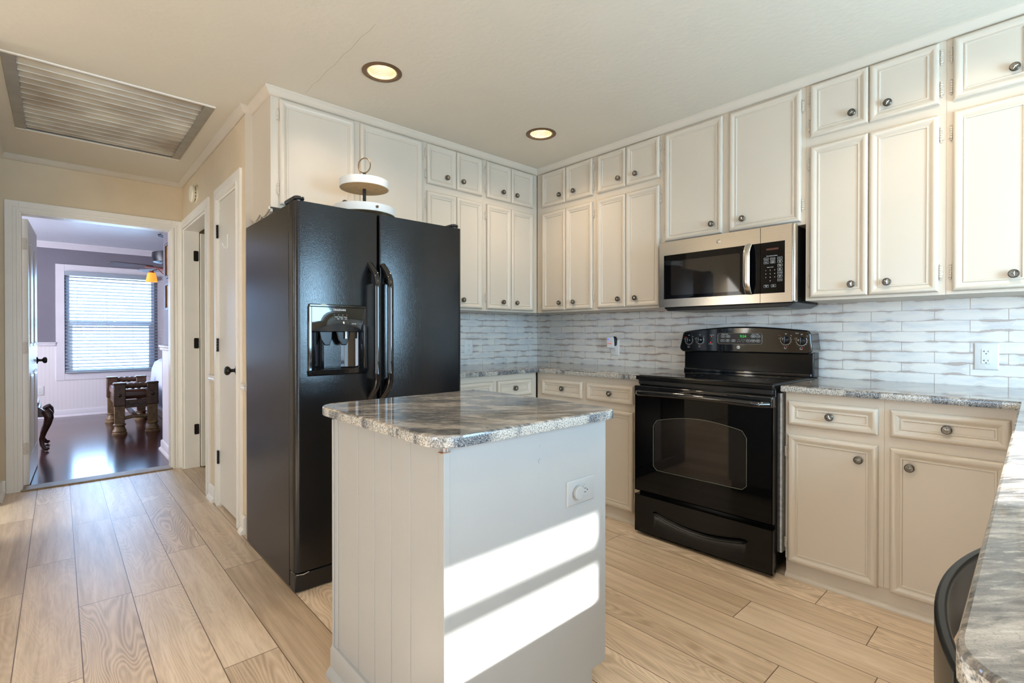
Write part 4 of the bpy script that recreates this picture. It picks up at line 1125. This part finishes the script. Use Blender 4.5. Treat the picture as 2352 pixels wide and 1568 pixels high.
# ------------------------------------------------------------------ recessed lamps
def can(cx, cy, label, power=21):
    t_ = thing('recessed_light', label, 'ceiling light', (cx, cy, H), 'recessed kitchen ceiling lights')
    MB().lathe([(0.098, H), (0.098, H - 0.002), (0.093, H - 0.005), (0.078, H - 0.006), (0.074, H - 0.002), (0.074, H + 0.004)][::-1], c=(cx, cy, 0), seg=40, cap=False).build('trim_ring', 'bronze', t_)
    pr = []
    for i in range(10):
        z = H + 0.002 + i * 0.008; r = 0.074 - i * 0.0012
        pr += [(r, z), (r - 0.003, z + 0.004)]
    pr += [(0.062, H + 0.084), (0.0, H + 0.084)]
    MB().lathe(pr, c=(cx, cy, 0), seg=40, cap=False).build('baffle', 'baffle', t_)
    MB().lathe([(0, H + 0.056), (0.030, H + 0.058), (0.046, H + 0.063), (0.053, H + 0.071), (0.050, H + 0.078), (0, H + 0.078)], c=(cx, cy, 0), seg=32).build('bulb', 'lamp_glow', t_)
    d = bpy.data.lights.new('lamp_light', 'SPOT'); d.energy = power; d.color = (1.0, 0.78, 0.55); d.spot_size = math.radians(150); d.spot_blend = 0.9; d.shadow_soft_size = 0.05
    o_ = bpy.data.objects.new('lamp_light', d); COL.objects.link(o_); o_.location = (cx, cy, H + 0.012)
    return t_
can(*CANS[0], 'round recessed ceiling light nearer the left, above the refrigerator front')
can(*CANS[1], 'round recessed ceiling light nearer the inner corner of the kitchen')
can(*CANS[2], 'recessed ceiling light above the island, out of the picture overhead')
can(*CANS[3], 'recessed ceiling light in front of the range, out of the picture overhead')
can(*CANS[4], 'added recessed ceiling light over the open room, unseen, short of the hall', 11)  # added lamp out of view, throws light into the hall
can(*CANS[5], 'added recessed ceiling light over the open room, unseen, nearest the west wall', 18)  # added lamp out of view, fill for the open room

# ------------------------------------------------------------------ attic vent in the hall ceiling
t = thing('ceiling_vent', 'large louvred attic fan vent with metal frame in the hall ceiling', 'ceiling vent', (-2.94, 0.705, H))
x0, x1, y0, y1 = -3.378, -2.504, 0.119, 1.292
for a in ((x0, x0 + 0.052, y0, y1), (x1 - 0.052, x1, y0, y1)): MB(fUP(H)).box(*a, -0.004, 0.001).build('side_frame', 'vent_frame', t, bevel=0.002)
for a in ((x0, x1, y0 - 0.004, y0 + 0.014), (x0, x1, y1 - 0.014, y1 + 0.002)): MB(fUP(H)).box(*a, -0.006, 0.0).build('end_frame', 'trim_paint', t, bevel=0.002)
for a in ((x0 + 0.05, x1 - 0.05, y0 + 0.014, y0 + 0.03), (x0 + 0.05, x1 - 0.05, y1 - 0.030, y1 - 0.014)): MB(fUP(H)).box(*a, -0.001, 0.003).build('inner_frame', 'vent_frame', t)
n_ = 14; yy0, yy1 = 0.152, 1.260; st_ = (yy1 - yy0) / n_
for i in range(n_):
    ya = yy0 + i * st_
    b = MB(); vs = []
    pr = [(ya + 0.002, 0.042), (ya + st_ * 0.35, 0.024), (ya + st_ * 0.75, 0.010), (ya + st_ + 0.001, 0.004), (ya + st_ + 0.003, -0.001), (ya + st_ + 0.0045, -0.001), (ya + st_ + 0.0045, 0.006), (ya + st_ * 0.75, 0.012), (ya + st_ * 0.35, 0.026), (ya + 0.002, 0.044)]
    for x_ in (-3.338, -2.546): vs += [(x_, q[0], H + q[1]) for q in pr]
    m_ = len(pr)
    b.add(vs, [(j, (j + 1) % m_, m_ + (j + 1) % m_, m_ + j) for j in range(m_)]).build('louvre', 'vent_louvre', t, smooth=50)
MB().box(-3.345, -2.540, 0.150, 1.262, H + 0.08, H + 0.09).box(-3.347, -3.343, 0.15, 1.262, H, H + 0.07).box(-2.542, -2.538, 0.15, 1.262, H, H + 0.07).box(-3.345, -2.54, 0.148, 0.152, H, H + 0.07).box(-3.345, -2.54, 1.260, 1.264, H, H + 0.07).build('vent_box', 'slot_dark', t)

# smoke detector
t = thing('smoke_detector', 'round cream smoke detector high on the hall wall', 'smoke detector', (-2.39, 1.36, 2.245))
MB(fSW(-2.381)).lathe([(0.066, 0), (0.066, 0.010), (0.060, 0.013), (0, 0.013)], c=(-1.36, 2.245, 0), seg=36).build('mounting_plate', 'plastic_cream', t)
MB(fSW(-2.381)).lathe([(0.050, 0.013), (0.050, 0.020), (0.064, 0.021), (0.066, 0.034), (0.058, 0.044), (0.03, 0.048), (0, 0.049)], c=(-1.36, 2.245, 0), seg=36).build('cover', 'plastic_cream', t)
b = MB(fSW(-2.381))
for i in range(12):
    a = 2 * PI * i / 12; b.box(-1.36 + 0.051 * math.cos(a) - 0.004, -1.36 + 0.051 * math.cos(a) + 0.004, 2.245 + 0.051 * math.sin(a) - 0.004, 2.245 + 0.051 * math.sin(a) + 0.004, 0.014, 0.0185)
b.build('sensor_slot', 'slot_dark', t)

# ------------------------------------------------------------------ hall doors
def knobset(parent, fr, u, v, n, name='door_knob'):
    MB(fr).lathe([(0.031, 0), (0.031, 0.003), (0.026, 0.007), (0.013, 0.010), (0.010, 0.020), (0.011, 0.034), (0.022, 0.040), (0.0275, 0.050), (0.026, 0.060), (0.018, 0.066), (0, 0.068)], c=(u, v, n), seg=28).build(name, 'door_hardware', parent)
def hinge3(parent, fr, u, v, n, mat, flat=False, w=0.032, h=0.09):
    b_ = MB(fr)
    if not flat:
        for i in range(5): b_.lathe([(0.0062, 0.001), (0.0072, 0.002), (0.0072, 0.016), (0.0062, 0.017)], c=(u, v - 0.045 + 0.018 * i, n), axis='v', seg=10)
        b_.box(u - 0.006, u + 0.010, v - 0.044, v + 0.044, n - 0.005, n - 0.002)
    else:
        b_.prism(rrect(u - w / 2, u + w / 2, v - h / 2, v + h / 2, 0.008, 4), n, n + 0.0025)
        for (a, c) in ((-0.3, 0.35), (0.2, 0.05), (-0.3, -0.35)): b_.lathe([(0.003, 0), (0.002, 0.0015)], c=(u + a * w, v + c * h, n + 0.0025), seg=8)
    b_.build('hinge', mat, parent)
# pantry door, closed
pf = fSW(-2.380)
o = MB(pf).box(-PD1 + 0.014, -PD0 - 0.014, 0.022, DZ - 0.015, -0.036, -0.001).build('door_1', 'door_paint', bevel=0.002)
struct(o); WL[o.name] = Vector((0, 0, 0))
knobset(o, pf, -0.205, 0.937, -0.001)
for z_ in (1.845, 1.085, 0.330): hinge3(o, pf, -PD1 + 0.008, z_, 0.010, 'door_hardware')
MB(pf).tube([(-0.400, 1.790, 0.004), (-0.400, 1.715, 0.004), (-0.400, 1.702, 0.008), (-0.402, 1.706, 0.020), (-0.402, 1.722, 0.030), (-0.402, 1.732, 0.032)], 0.0030, 8).box(-0.406, -0.394, 1.70, 1.79, 0, 0.003).build('coat_hook', 'plastic_white', o)
b = MB(pf)
for u in (-PD1 + 0.040, -PD0 - 0.040): b.tube([(u, DZ - 0.012, 0.003), (u + 0.006, DZ - 0.075, 0.006), (u - 0.004, DZ - 0.078, 0.006)], 0.0022, 5)
b.build('over_door_clip', 'trim_paint', o)
# side door, standing open into the small room
o = MB().box(-2.268, -1.50, 1.845, 1.880, 0.012, 2.03).build('door_2', 'door_paint', bevel=0.002)
struct(o); WL[o.name] = Vector((0, 0, 0))
for z_ in (1.836, 1.080, 0.333): hinge3(o, fFW(1.8875), -2.295, z_, 0.0, 'door_hardware', True, 0.036, 0.09)
# bedroom door, standing open into the bedroom
DX0, DX1 = -3.384, -3.349
o = MB().box(DX0, DX1, 2.108, 2.922, 0.012, 2.03).build('door_3', 'door_paint', bevel=0.002)
struct(o); WL[o.name] = Vector((0, 0, 0))
f3 = fLW(DX1)
PPR = [(0, 0), (0.004, -0.004), (0.012, -0.006), (0.020, -0.0045), (0.030, 0.0035), (0.040, 0.004)]
def insp(u0, u1, v0, v1, archh=0.0):
    b_ = MB(f3); vs = []; fs = []; outl = []
    def outline(ins):
        pts = [(u0 + ins, v0 + ins), (u1 - ins, v0 + ins), (u1 - ins, v1 - ins)]
        for i in range(1, 8):
            a = i / 8; pts.append((u1 - ins - a * (u1 - u0 - 2 * ins), v1 - ins + archh * math.sin(PI * a)))
        pts.append((u0 + ins, v1 - ins)); return pts
    n_ = len(outline(0))
    for ins, h in PPR: vs += [(a, c, h + 0.002) for a, c in outline(ins)]
    for r in range(len(PPR) - 1):
        for i in range(n_): fs.append((r * n_ + i, r * n_ + (i + 1) % n_, (r + 1) * n_ + (i + 1) % n_, (r + 1) * n_ + i))
    fs.append(tuple((len(PPR) - 1) * n_ + i for i in range(n_)))
    b_.add(vs, fs); return b_
for (a, c) in ((2.20, 2.48), (2.55, 2.83)):
    insp(a, c, 1.06, 1.80, 0.07).build('door_panel', 'door_paint', o, smooth=50)
    insp(a, c, 0.22, 0.86).build('door_panel', 'door_paint', o, smooth=50)
knobset(o, f3, 2.860, 0.930, 0.0)
for z_ in (1.840, 1.055, 0.290): lab(o, ''); hinge3(o, fFW(2.1082), -3.368, z_, 0.0, 'hinge_paint', True, 0.030, 0.09)
del o['label']
_h = Matrix.Translation((-3.384, 2.108, 0))
o.matrix_world = _h @ Matrix.Rotation(math.radians(-2.0), 4, 'Z') @ _h.inverted()

# ------------------------------------------------------------------ bedroom window and blind
wb = struct(MB(fFW(6.25)).box(-3.105, -3.065, 0.62, 2.03, -0.08, -0.02).box(-2.125, -2.085, 0.62, 2.03, -0.08, -0.02).box(-3.065, -2.125, 1.985, 2.03, -0.08, -0.02).box(-3.065, -2.125, 0.62, 0.665, -0.08, -0.02).box(-3.065, -2.125, 1.285, 1.345, -0.075, -0.02).box(-3.065, -3.035, 0.665, 1.285, -0.06, -0.02).box(-2.155, -2.125, 0.665, 1.285, -0.06, -0.02).build('window_2', 'sash_white', bevel=0.002))
WL[wb.name] = Vector((0, 0, 0))
b = MB(fFW(6.25))
for a in ((-3.211, -3.118, 0.515, 2.142), (-2.045, -1.952, 0.515, 2.142), (-3.118, -2.045, 2.049, 2.142), (-3.118, -2.045, 0.515, 0.606)): b.box(*a, 0, 0.022)
b.build('window_frame', 'bed_white', wb, bevel=0.003)
k = NT('window_glass')
_tr = k.n('ShaderNodeBsdfTransparent'); _tr.inputs[0].default_value = (0.93, 0.97, 1.0, 1)
_gl = k.n('ShaderNodeBsdfGlossy'); _gl.inputs['Roughness'].default_value = 0.02
_mx = k.n('ShaderNodeMixShader'); k.t.links.new(k.n('ShaderNodeFresnel').outputs[0], _mx.inputs[0])
k.t.links.new(_tr.outputs[0], _mx.inputs[1]); k.t.links.new(_gl.outputs[0], _mx.inputs[2])
k.t.links.new(_mx.outputs[0], k.t.nodes['Material Output'].inputs[0])
M['window_glass'] = k.m
MB(fFW(6.25)).box(-3.065, -2.125, 0.665, 1.985, -0.05, -0.047).build('window_pane', 'window_glass', wb)
t = thing('window_blind', 'white horizontal slat blind in the bedroom window', 'blind', (-2.58, 6.235, 0.60))
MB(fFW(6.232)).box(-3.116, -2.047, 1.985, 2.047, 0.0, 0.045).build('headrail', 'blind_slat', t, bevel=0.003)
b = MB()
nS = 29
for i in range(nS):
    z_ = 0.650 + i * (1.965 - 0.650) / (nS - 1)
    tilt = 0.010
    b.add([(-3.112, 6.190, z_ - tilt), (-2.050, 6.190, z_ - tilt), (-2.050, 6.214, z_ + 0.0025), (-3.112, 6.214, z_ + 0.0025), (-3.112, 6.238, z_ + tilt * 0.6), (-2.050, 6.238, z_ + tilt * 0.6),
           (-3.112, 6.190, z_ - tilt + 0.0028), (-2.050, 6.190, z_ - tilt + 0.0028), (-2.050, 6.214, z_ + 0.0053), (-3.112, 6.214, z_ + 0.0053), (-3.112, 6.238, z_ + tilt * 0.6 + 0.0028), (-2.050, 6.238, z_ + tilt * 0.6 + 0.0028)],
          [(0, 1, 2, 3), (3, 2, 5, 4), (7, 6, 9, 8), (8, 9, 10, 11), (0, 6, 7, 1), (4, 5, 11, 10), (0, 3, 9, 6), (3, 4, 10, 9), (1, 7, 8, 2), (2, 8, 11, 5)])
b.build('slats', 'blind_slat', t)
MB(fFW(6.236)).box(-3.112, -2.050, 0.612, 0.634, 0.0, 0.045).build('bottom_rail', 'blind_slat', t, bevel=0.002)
for x_ in (-2.985, -2.66, -2.36, -2.15):
    MB().tube([(x_, 6.188, 0.62), (x_, 6.188, 2.0)], 0.0014, 5).build('cord', 'blind_slat', t)
# outside
struct(MB().box(-60, 60, 6.6, 140, -0.5, -0.4).build('ground', 'lawn', smooth=0))
def bare_tree(x_, y_, h_, sd_, label):
    random.seed(sd_); b_ = MB()
    def br(p_, d_, l_, r_, lv):
        q = p_ + d_ * l_
        b_.tube([tuple(p_), tuple(p_ + d_ * l_ * 0.5 + Vector((random.uniform(-.04, .04) * l_, 0, 0))), tuple(q)], [r_, r_ * 0.85, r_ * 0.65], 5)
        if lv > 0:
            for _ in range(3):
                nd = (d_ + Vector((random.uniform(-.8, .8), random.uniform(-.8, .8), random.uniform(-.1, .6)))).normalized()
                br(p_ + d_ * l_ * random.uniform(0.55, 1.0), nd, l_ * 0.62, r_ * 0.55, lv - 1)
    br(Vector((x_, y_, -0.42)), Vector((0, 0, 1)), h_ * 0.42, h_ * 0.018, 4)
    o_ = b_.build('bare_tree', 'bark')
    tag(o_, label, 'tree', 'bare winter trees outside the bedroom window')
bare_tree(-2.25, 30.0, 4.2, 3, 'slim bare tree seen through the left of the bedroom window blind')
bare_tree(-0.2, 46.0, 5.0, 5, 'distant bare tree low on the horizon, right part of bedroom window')
random.seed(11)

# ------------------------------------------------------------------ bedroom furniture
# carved bench
t = thing('carved_bench', 'carved wooden bench with twisted end rails and brown leather seat', 'bench', (-2.5, 4.7, 0.002))
BXa, BXb, BYa, BYb = -2.665, -2.355, 4.135, 5.245
for (bx, sx) in ((BXa, -1), (BXb, 1)):
    for (by, sy) in ((BYa, -1), (BYb, 1)):
        lg = MB()
        lg.lathe([(0.0, 0.002), (0.070, 0.002), (0.072, 0.020), (0.062, 0.030), (0.066, 0.045), (0.052, 0.075), (0.048, 0.100), (0.060, 0.110), (0.060, 0.122), (0.046, 0.130), (0, 0.130)], c=(bx, by, 0), seg=20).build('foot', 'bench_wood_gold', t)
        lower = MB().add([(bx - 0.046 * 1, by - 0.03, 0.128), (bx + 0.046, by - 0.03, 0.128), (bx + 0.046, by + 0.03, 0.128), (bx - 0.046, by + 0.03, 0.128),
                          (bx - 0.050, by - 0.035, 0.335), (bx + 0.050, by - 0.035, 0.335), (bx + 0.050, by + 0.035, 0.335), (bx - 0.050, by + 0.035, 0.335)],
                         [(3, 2, 1, 0), (4, 5, 6, 7), (0, 1, 5, 4), (1, 2, 6, 5), (2, 3, 7, 6), (3, 0, 4, 7)])
        lp = lower.build('leg', 'bench_wood_gold', t, bevel=0.006)
        up = MB().box(bx - 0.056, bx + 0.056, by - 0.045, by + 0.045, 0.33, 0.585)
        up.box(bx - 0.060, bx + 0.060, by - 0.050, by + 0.050, 0.575, 0.60)
        up.build('arm_post', 'bench_wood_dark', t, bevel=0.010)
        MB(fFW(by - 0.046)).lathe([(0.020, 0), (0.014, 0.010), (0, 0.014)], c=(bx, 0.455, 0), seg=10).build('carved_boss', 'dark_carved_wood', t)
for by in (BYa, BYb):
    b = MB(); L_ = BXb - BXa - 0.112; n_ = 40; sg = 16; vs = []
    for i in range(n_ + 1):
        x_ = BXa + 0.056 + L_ * i / n_
        for j in range(sg):
            a = 2 * PI * j / sg; r_ = 0.033 * (1 + 0.13 * math.cos(3 * a - i * 0.55)) * (0.9 + 0.15 * math.sin(PI * i / n_))
            vs.append((x_, by + r_ * math.cos(a), 0.558 + r_ * math.sin(a)))
    b.add(vs, [(i * sg + j, i * sg + (j + 1) % sg, (i + 1) * sg + (j + 1) % sg, (i + 1) * sg + j) for i in range(n_) for j in range(sg)])
    b.build('twisted_rail', 'bench_wood_dark', t)
    MB().box(BXa + 0.05, BXb - 0.05, by - 0.022, by + 0.022, 0.305, 0.395).build('apron', 'bench_wood_dark', t, bevel=0.004)
    gp = []
    for i in range(33):
        w = i / 32; gp.append((BXa + 0.07 + w * (BXb - BXa - 0.14), by - 0.024, 0.365 - 0.030 * abs(math.sin(w * 2 * PI))))
    MB().tube(gp, 0.006, 6).build('carved_garland', 'dark_carved_wood', t)
    MB().tube([(BXa + 0.04, by, 0.185), (BXa + 0.12, by, 0.200), (BXb - 0.12, by, 0.200), (BXb - 0.04, by, 0.195)], 0.020, 8, sq=(1, 0.7)).build('low_rail', 'bench_wood_gold', t)
for bx in (BXa, BXb):
    MB().box(bx - 0.020, bx + 0.020, BYa + 0.04, BYb - 0.04, 0.305, 0.395).build('apron', 'bench_wood_dark', t, bevel=0.004)
MB().box(-2.535, -2.485, BYa, BYb, 0.178, 0.205).build('stretcher', 'bench_wood_dark', t, bevel=0.004)
MB().box(BXa - 0.035, BXb + 0.035, BYa + 0.048, BYb - 0.048, 0.395, 0.515).build('seat', 'bench_leather', t, bevel=0.045, seg=5)
# bed
t = thing('bed', 'bed corner under a pale waffle quilt beside the carved bench', 'bed', (-1.3, 5.2, 0.002))
MB().box(-2.14, 0.0, 4.30, 5.85, 0.002, 0.30).build('bed_base', 'dark_carved_wood', t, bevel=0.01)
MB().box(-2.13, -0.02, 4.32, 5.83, 0.30, 0.68).build('mattress', 'bed_white', t, bevel=0.05, seg=4)
b = MB(); vs = []; nA = 40
prof = [(0.10, 0.20), (0.075, 0.32), (0.065, 0.50), (0.050, 0.66), (0.015, 0.755), (-0.05, 0.800), (-0.13, 0.815)]
pth = [(-0.02, 4.32)] + [(-2.13 + 2.05 * (1 - i / 12) + 0.06, 4.32) for i in range(12)] + arc(-2.05, 4.40, 0.08, 1.5 * PI, PI, 6) + [(-2.13, 4.45 + 0.11 * i) for i in range(12)] + arc(-2.05, 5.75, 0.08, PI, PI / 2, 6) + [(-1.95 + 0.16 * i, 5.83) for i in range(13)]
P_ = [Vector(q) for q in pth]
for i in range(len(P_)):
    d0 = (P_[min(i + 1, len(P_) - 1)] - P_[max(i - 1, 0)]).normalized(); nn = Vector((-d0.y, d0.x)) 
    c_ = Vector((-1.0, 5.1)); 
    if (P_[i] - c_).dot(nn) < 0: nn = -nn
    for o_, z_ in prof:
        wv = 0.018 * math.sin(i * 1.7) * max(0, (0.66 - z_))
        q = P_[i] + nn * (o_ + wv); vs.append((q.x, q.y, z_))
n_ = len(prof)
b.add(vs, [(i * n_ + j, (i + 1) * n_ + j, (i + 1) * n_ + j + 1, i * n_ + j + 1) for i in range(len(P_) - 1) for j in range(n_ - 1)])
b.add([vs[i * n_ + n_ - 1] for i in range(len(P_))], [tuple(range(len(P_)))])
b.build('quilt', 'quilt', t, smooth=60)
# dark carved chair behind the open door
t = thing('carved_chair', 'dark carved chair with cabriole legs half hidden by the bedroom door', 'chair', (-3.5, 3.85, 0.002))
def cab(x_, y_, sx, sy):
    pts = []; rr = []
    for (o_, z_, r_) in ((0.030, 0.400, 0.036), (0.048, 0.370, 0.040), (0.055, 0.330, 0.036), (0.045, 0.270, 0.030), (0.018, 0.190, 0.024), (0.000, 0.120, 0.020), (0.004, 0.060, 0.018), (0.022, 0.030, 0.020), (0.040, 0.022, 0.021), (0.050, 0.030, 0.014)):
        pts.append((x_ + sx * o_, y_ + sy * o_ * 0.5, z_ + 0.002)); rr.append(r_)
    MB().tube(pts, rr, 12).build('leg', 'dark_carved_wood', t)
cab(-3.310, 3.60, 1, -1); cab(-3.74, 3.60, -1, -1); cab(-3.310, 4.02, 1, 1); cab(-3.74, 4.02, -1, 1)
b = MB(fFW(3.585)).prism([(-3.76, 0.44), (-3.76, 0.34), (-3.66, 0.345), (-3.55, 0.37), (-3.40, 0.345), (-3.29, 0.34), (-3.265, 0.40), (-3.29, 0.405), (-3.33, 0.44)], -0.03, 0.0)
b.build('seat_rail', 'dark_carved_wood', t, bevel=0.004)
MB().box(-3.76, -3.32, 3.60, 4.05, 0.36, 0.44).build('seat_frame', 'dark_carved_wood', t, bevel=0.01)
MB().box(-3.75, -3.33, 3.61, 4.0, 0.43, 0.50).build('seat', 'bench_leather', t, bevel=0.03, seg=4)
b = MB(); 
for x_ in (-3.74, -3.44): b.tube([(x_, 4.02, 0.40), (x_, 4.05, 0.75), (x_, 4.10, 1.05)], 0.022, 8)
b.build('back_post', 'dark_carved_wood', t)
MB(fFW(4.07)).prism([(-3.74, 0.60), (-3.44, 0.60), (-3.44, 1.02), (-3.48, 1.08), (-3.57, 1.12), (-3.65, 1.08), (-3.74, 1.02)], -0.03, 0.0).build('backrest', 'dark_carved_wood', t, bevel=0.006)
# ceiling fan with lamp
fx, fy = -2.075, 4.6
t = thing('ceiling_fan', 'dark bronze bedroom ceiling fan with a glowing orange glass shade', 'ceiling fan', (fx, fy, 2.43))
MB().lathe([(0.0, 2.436), (0.165, 2.434), (0.160, 2.420), (0.070, 2.405), (0.055, 2.38), (0.02, 2.372)][::-1], c=(fx, fy, 0), seg=28).build('ceiling_plate', 'fan_metal', t)
MB().lathe([(0.014, 2.20), (0.014, 2.39)], c=(fx, fy, 0), seg=10).build('rod', 'fan_metal', t)
MB().lathe([(0, 2.235), (0.06, 2.232), (0.17, 2.222), (0.225, 2.205), (0.228, 2.140), (0.215, 2.085), (0.10, 2.055), (0.09, 2.02), (0.10, 1.99), (0.06, 1.93), (0, 1.92)], c=(fx, fy, 0), seg=36).build('motor_housing', 'fan_metal', t)
for i in range(5):
    a = PI + 0.10 + i * 2 * PI / 5; R = Matrix.Translation((fx, fy, 2.015)) @ Matrix.Rotation(a, 4, 'Z') @ Matrix.Rotation(0.20, 4, 'X')
    MB(R).prism([(0.22, -0.03), (0.30, -0.055), (0.60, -0.070), (0.66, -0.05), (0.67, 0.0), (0.66, 0.05), (0.60, 0.070), (0.30, 0.055), (0.22, 0.03)], -0.004, 0.004).build('blade', 'fan_blade', t)
    MB(R).prism([(0.07, -0.012), (0.20, -0.018), (0.30, -0.035), (0.30, 0.035), (0.20, 0.018), (0.07, 0.012)], -0.012, -0.004).build('blade_arm', 'fan_copper', t)
for i in range(3):
    a = PI + 0.35 + i * 2 * PI / 3; ca, sa = math.cos(a), math.sin(a)
    ax = MB().tube([(fx + ca * r_, fy + sa * r_, z_) for r_, z_ in ((0.05, 1.95), (0.07, 1.88), (0.12, 1.93), (0.18, 1.985), (0.235, 1.965), (0.25, 1.945))], 0.006, 8)
    am = ax.build('lamp_arm', 'fan_copper', t)
    c_ = (fx + ca * 0.255, fy + sa * 0.255, 0)
    MB().lathe([(0.0, 1.957), (0.020, 1.952), (0.036, 1.928)], c=c_, seg=16).build('shade_cap', 'fan_copper', t)
    MB().lathe([(0.038, 1.930), (0.046, 1.900), (0.062, 1.818), (0.060, 1.818), (0.044, 1.90), (0.0, 1.928)], c=c_, seg=24, cap=False).build('lamp_shade', 'orange_shade', t)
# pictures on the partition
for (z0_, z1_, lb) in ((1.712, 2.003, 'upper small framed picture on the bedroom partition'), (1.406, 1.626, 'lower small framed picture on the bedroom partition')):
    t = thing('framed_picture', lb, 'picture', (-2.405, 2.45, z0_), 'small framed pictures inside the bedroom doorway')
    MB(fSW(-2.401)).box(-2.60, -2.30, z0_, z1_, 0, 0.012).build('artwork', 'picture_orange', t)
    b = MB(fSW(-2.401))
    for a in ((-2.62, -2.595, z0_ - 0.02, z1_ + 0.02), (-2.305, -2.28, z0_ - 0.02, z1_ + 0.02), (-2.595, -2.305, z0_ - 0.02, z0_ + 0.005), (-2.595, -2.305, z1_ - 0.005, z1_ + 0.02)): b.box(*a, 0, 0.024)
    b.build('picture_frame', 'picture_frame', t, bevel=0.003)

# ------------------------------------------------------------------ counter stool tucked under the peninsula
t = thing('counter_stool', 'black curved-back counter stool tucked under the granite peninsula', 'stool', (-2.33, -3.30, 0))
scx, scy, R_ = -2.325, -3.722, 0.665
def barc(r_, z0_, z1_, th, a0, a1, nm, nseg=20, mat='stool_black', bev=0.004):
    b_ = MB(); vs = []
    for i in range(nseg + 1):
        a = a0 + (a1 - a0) * i / nseg
        for (dr_, z_) in ((0, z0_), (0, z1_), (-th, z1_), (-th, z0_)):
            rr_ = r_ + dr_; vs.append((scx + rr_ * math.cos(a), scy + rr_ * math.sin(a), z_))
    fs = [(i * 4 + j, i * 4 + (j + 1) % 4, (i + 1) * 4 + (j + 1) % 4, (i + 1) * 4 + j) for i in range(nseg) for j in range(4)]
    fs += [(3, 2, 1, 0), tuple(nseg * 4 + j for j in range(4))]
    b_.add(vs, fs); return b_.build(nm, mat, t, bevel=bev, seg=3)
barc(R_, 0.750, 0.832, 0.013, PI / 2 - 0.34, PI / 2 + 0.34, 'backrest')
barc(R_ - 0.035, 0.690, 0.706, 0.014, PI / 2 - 0.34, PI / 2 + 0.34, 'lower_rail')
for a in (PI / 2 - 0.325, PI / 2 + 0.325):
    x_, y_ = scx + (R_ - 0.011) * math.cos(a), scy + (R_ - 0.011) * math.sin(a)
    MB().tube([(x_, y_, 0.80), (x_, y_ - 0.01, 0.62), (x_, y_ + 0.02, 0.0)], [0.014, 0.015, 0.014], 10).build('rear_leg', 'stool_black', t)
for x_ in (-2.52, -2.13):
    MB().tube([(x_, -3.49, 0.60), (x_, -3.52, 0.0)], 0.014, 10).build('front_leg', 'stool_black', t)
MB(fUP(0.60)).prism(rrect(-2.545, -2.105, -3.53, -3.17, 0.06), 0, 0.035).build('seat', 'stool_black', t, bevel=0.010, seg=3)
MB().tube([(-2.53, -3.12, 0.22), (-2.53, -3.51, 0.22), (-2.12, -3.51, 0.22), (-2.12, -3.12, 0.22)], 0.009, 8, closed=True).build('foot_rail', 'stool_black', t)

for q in PROTO: bpy.data.objects.remove(q)
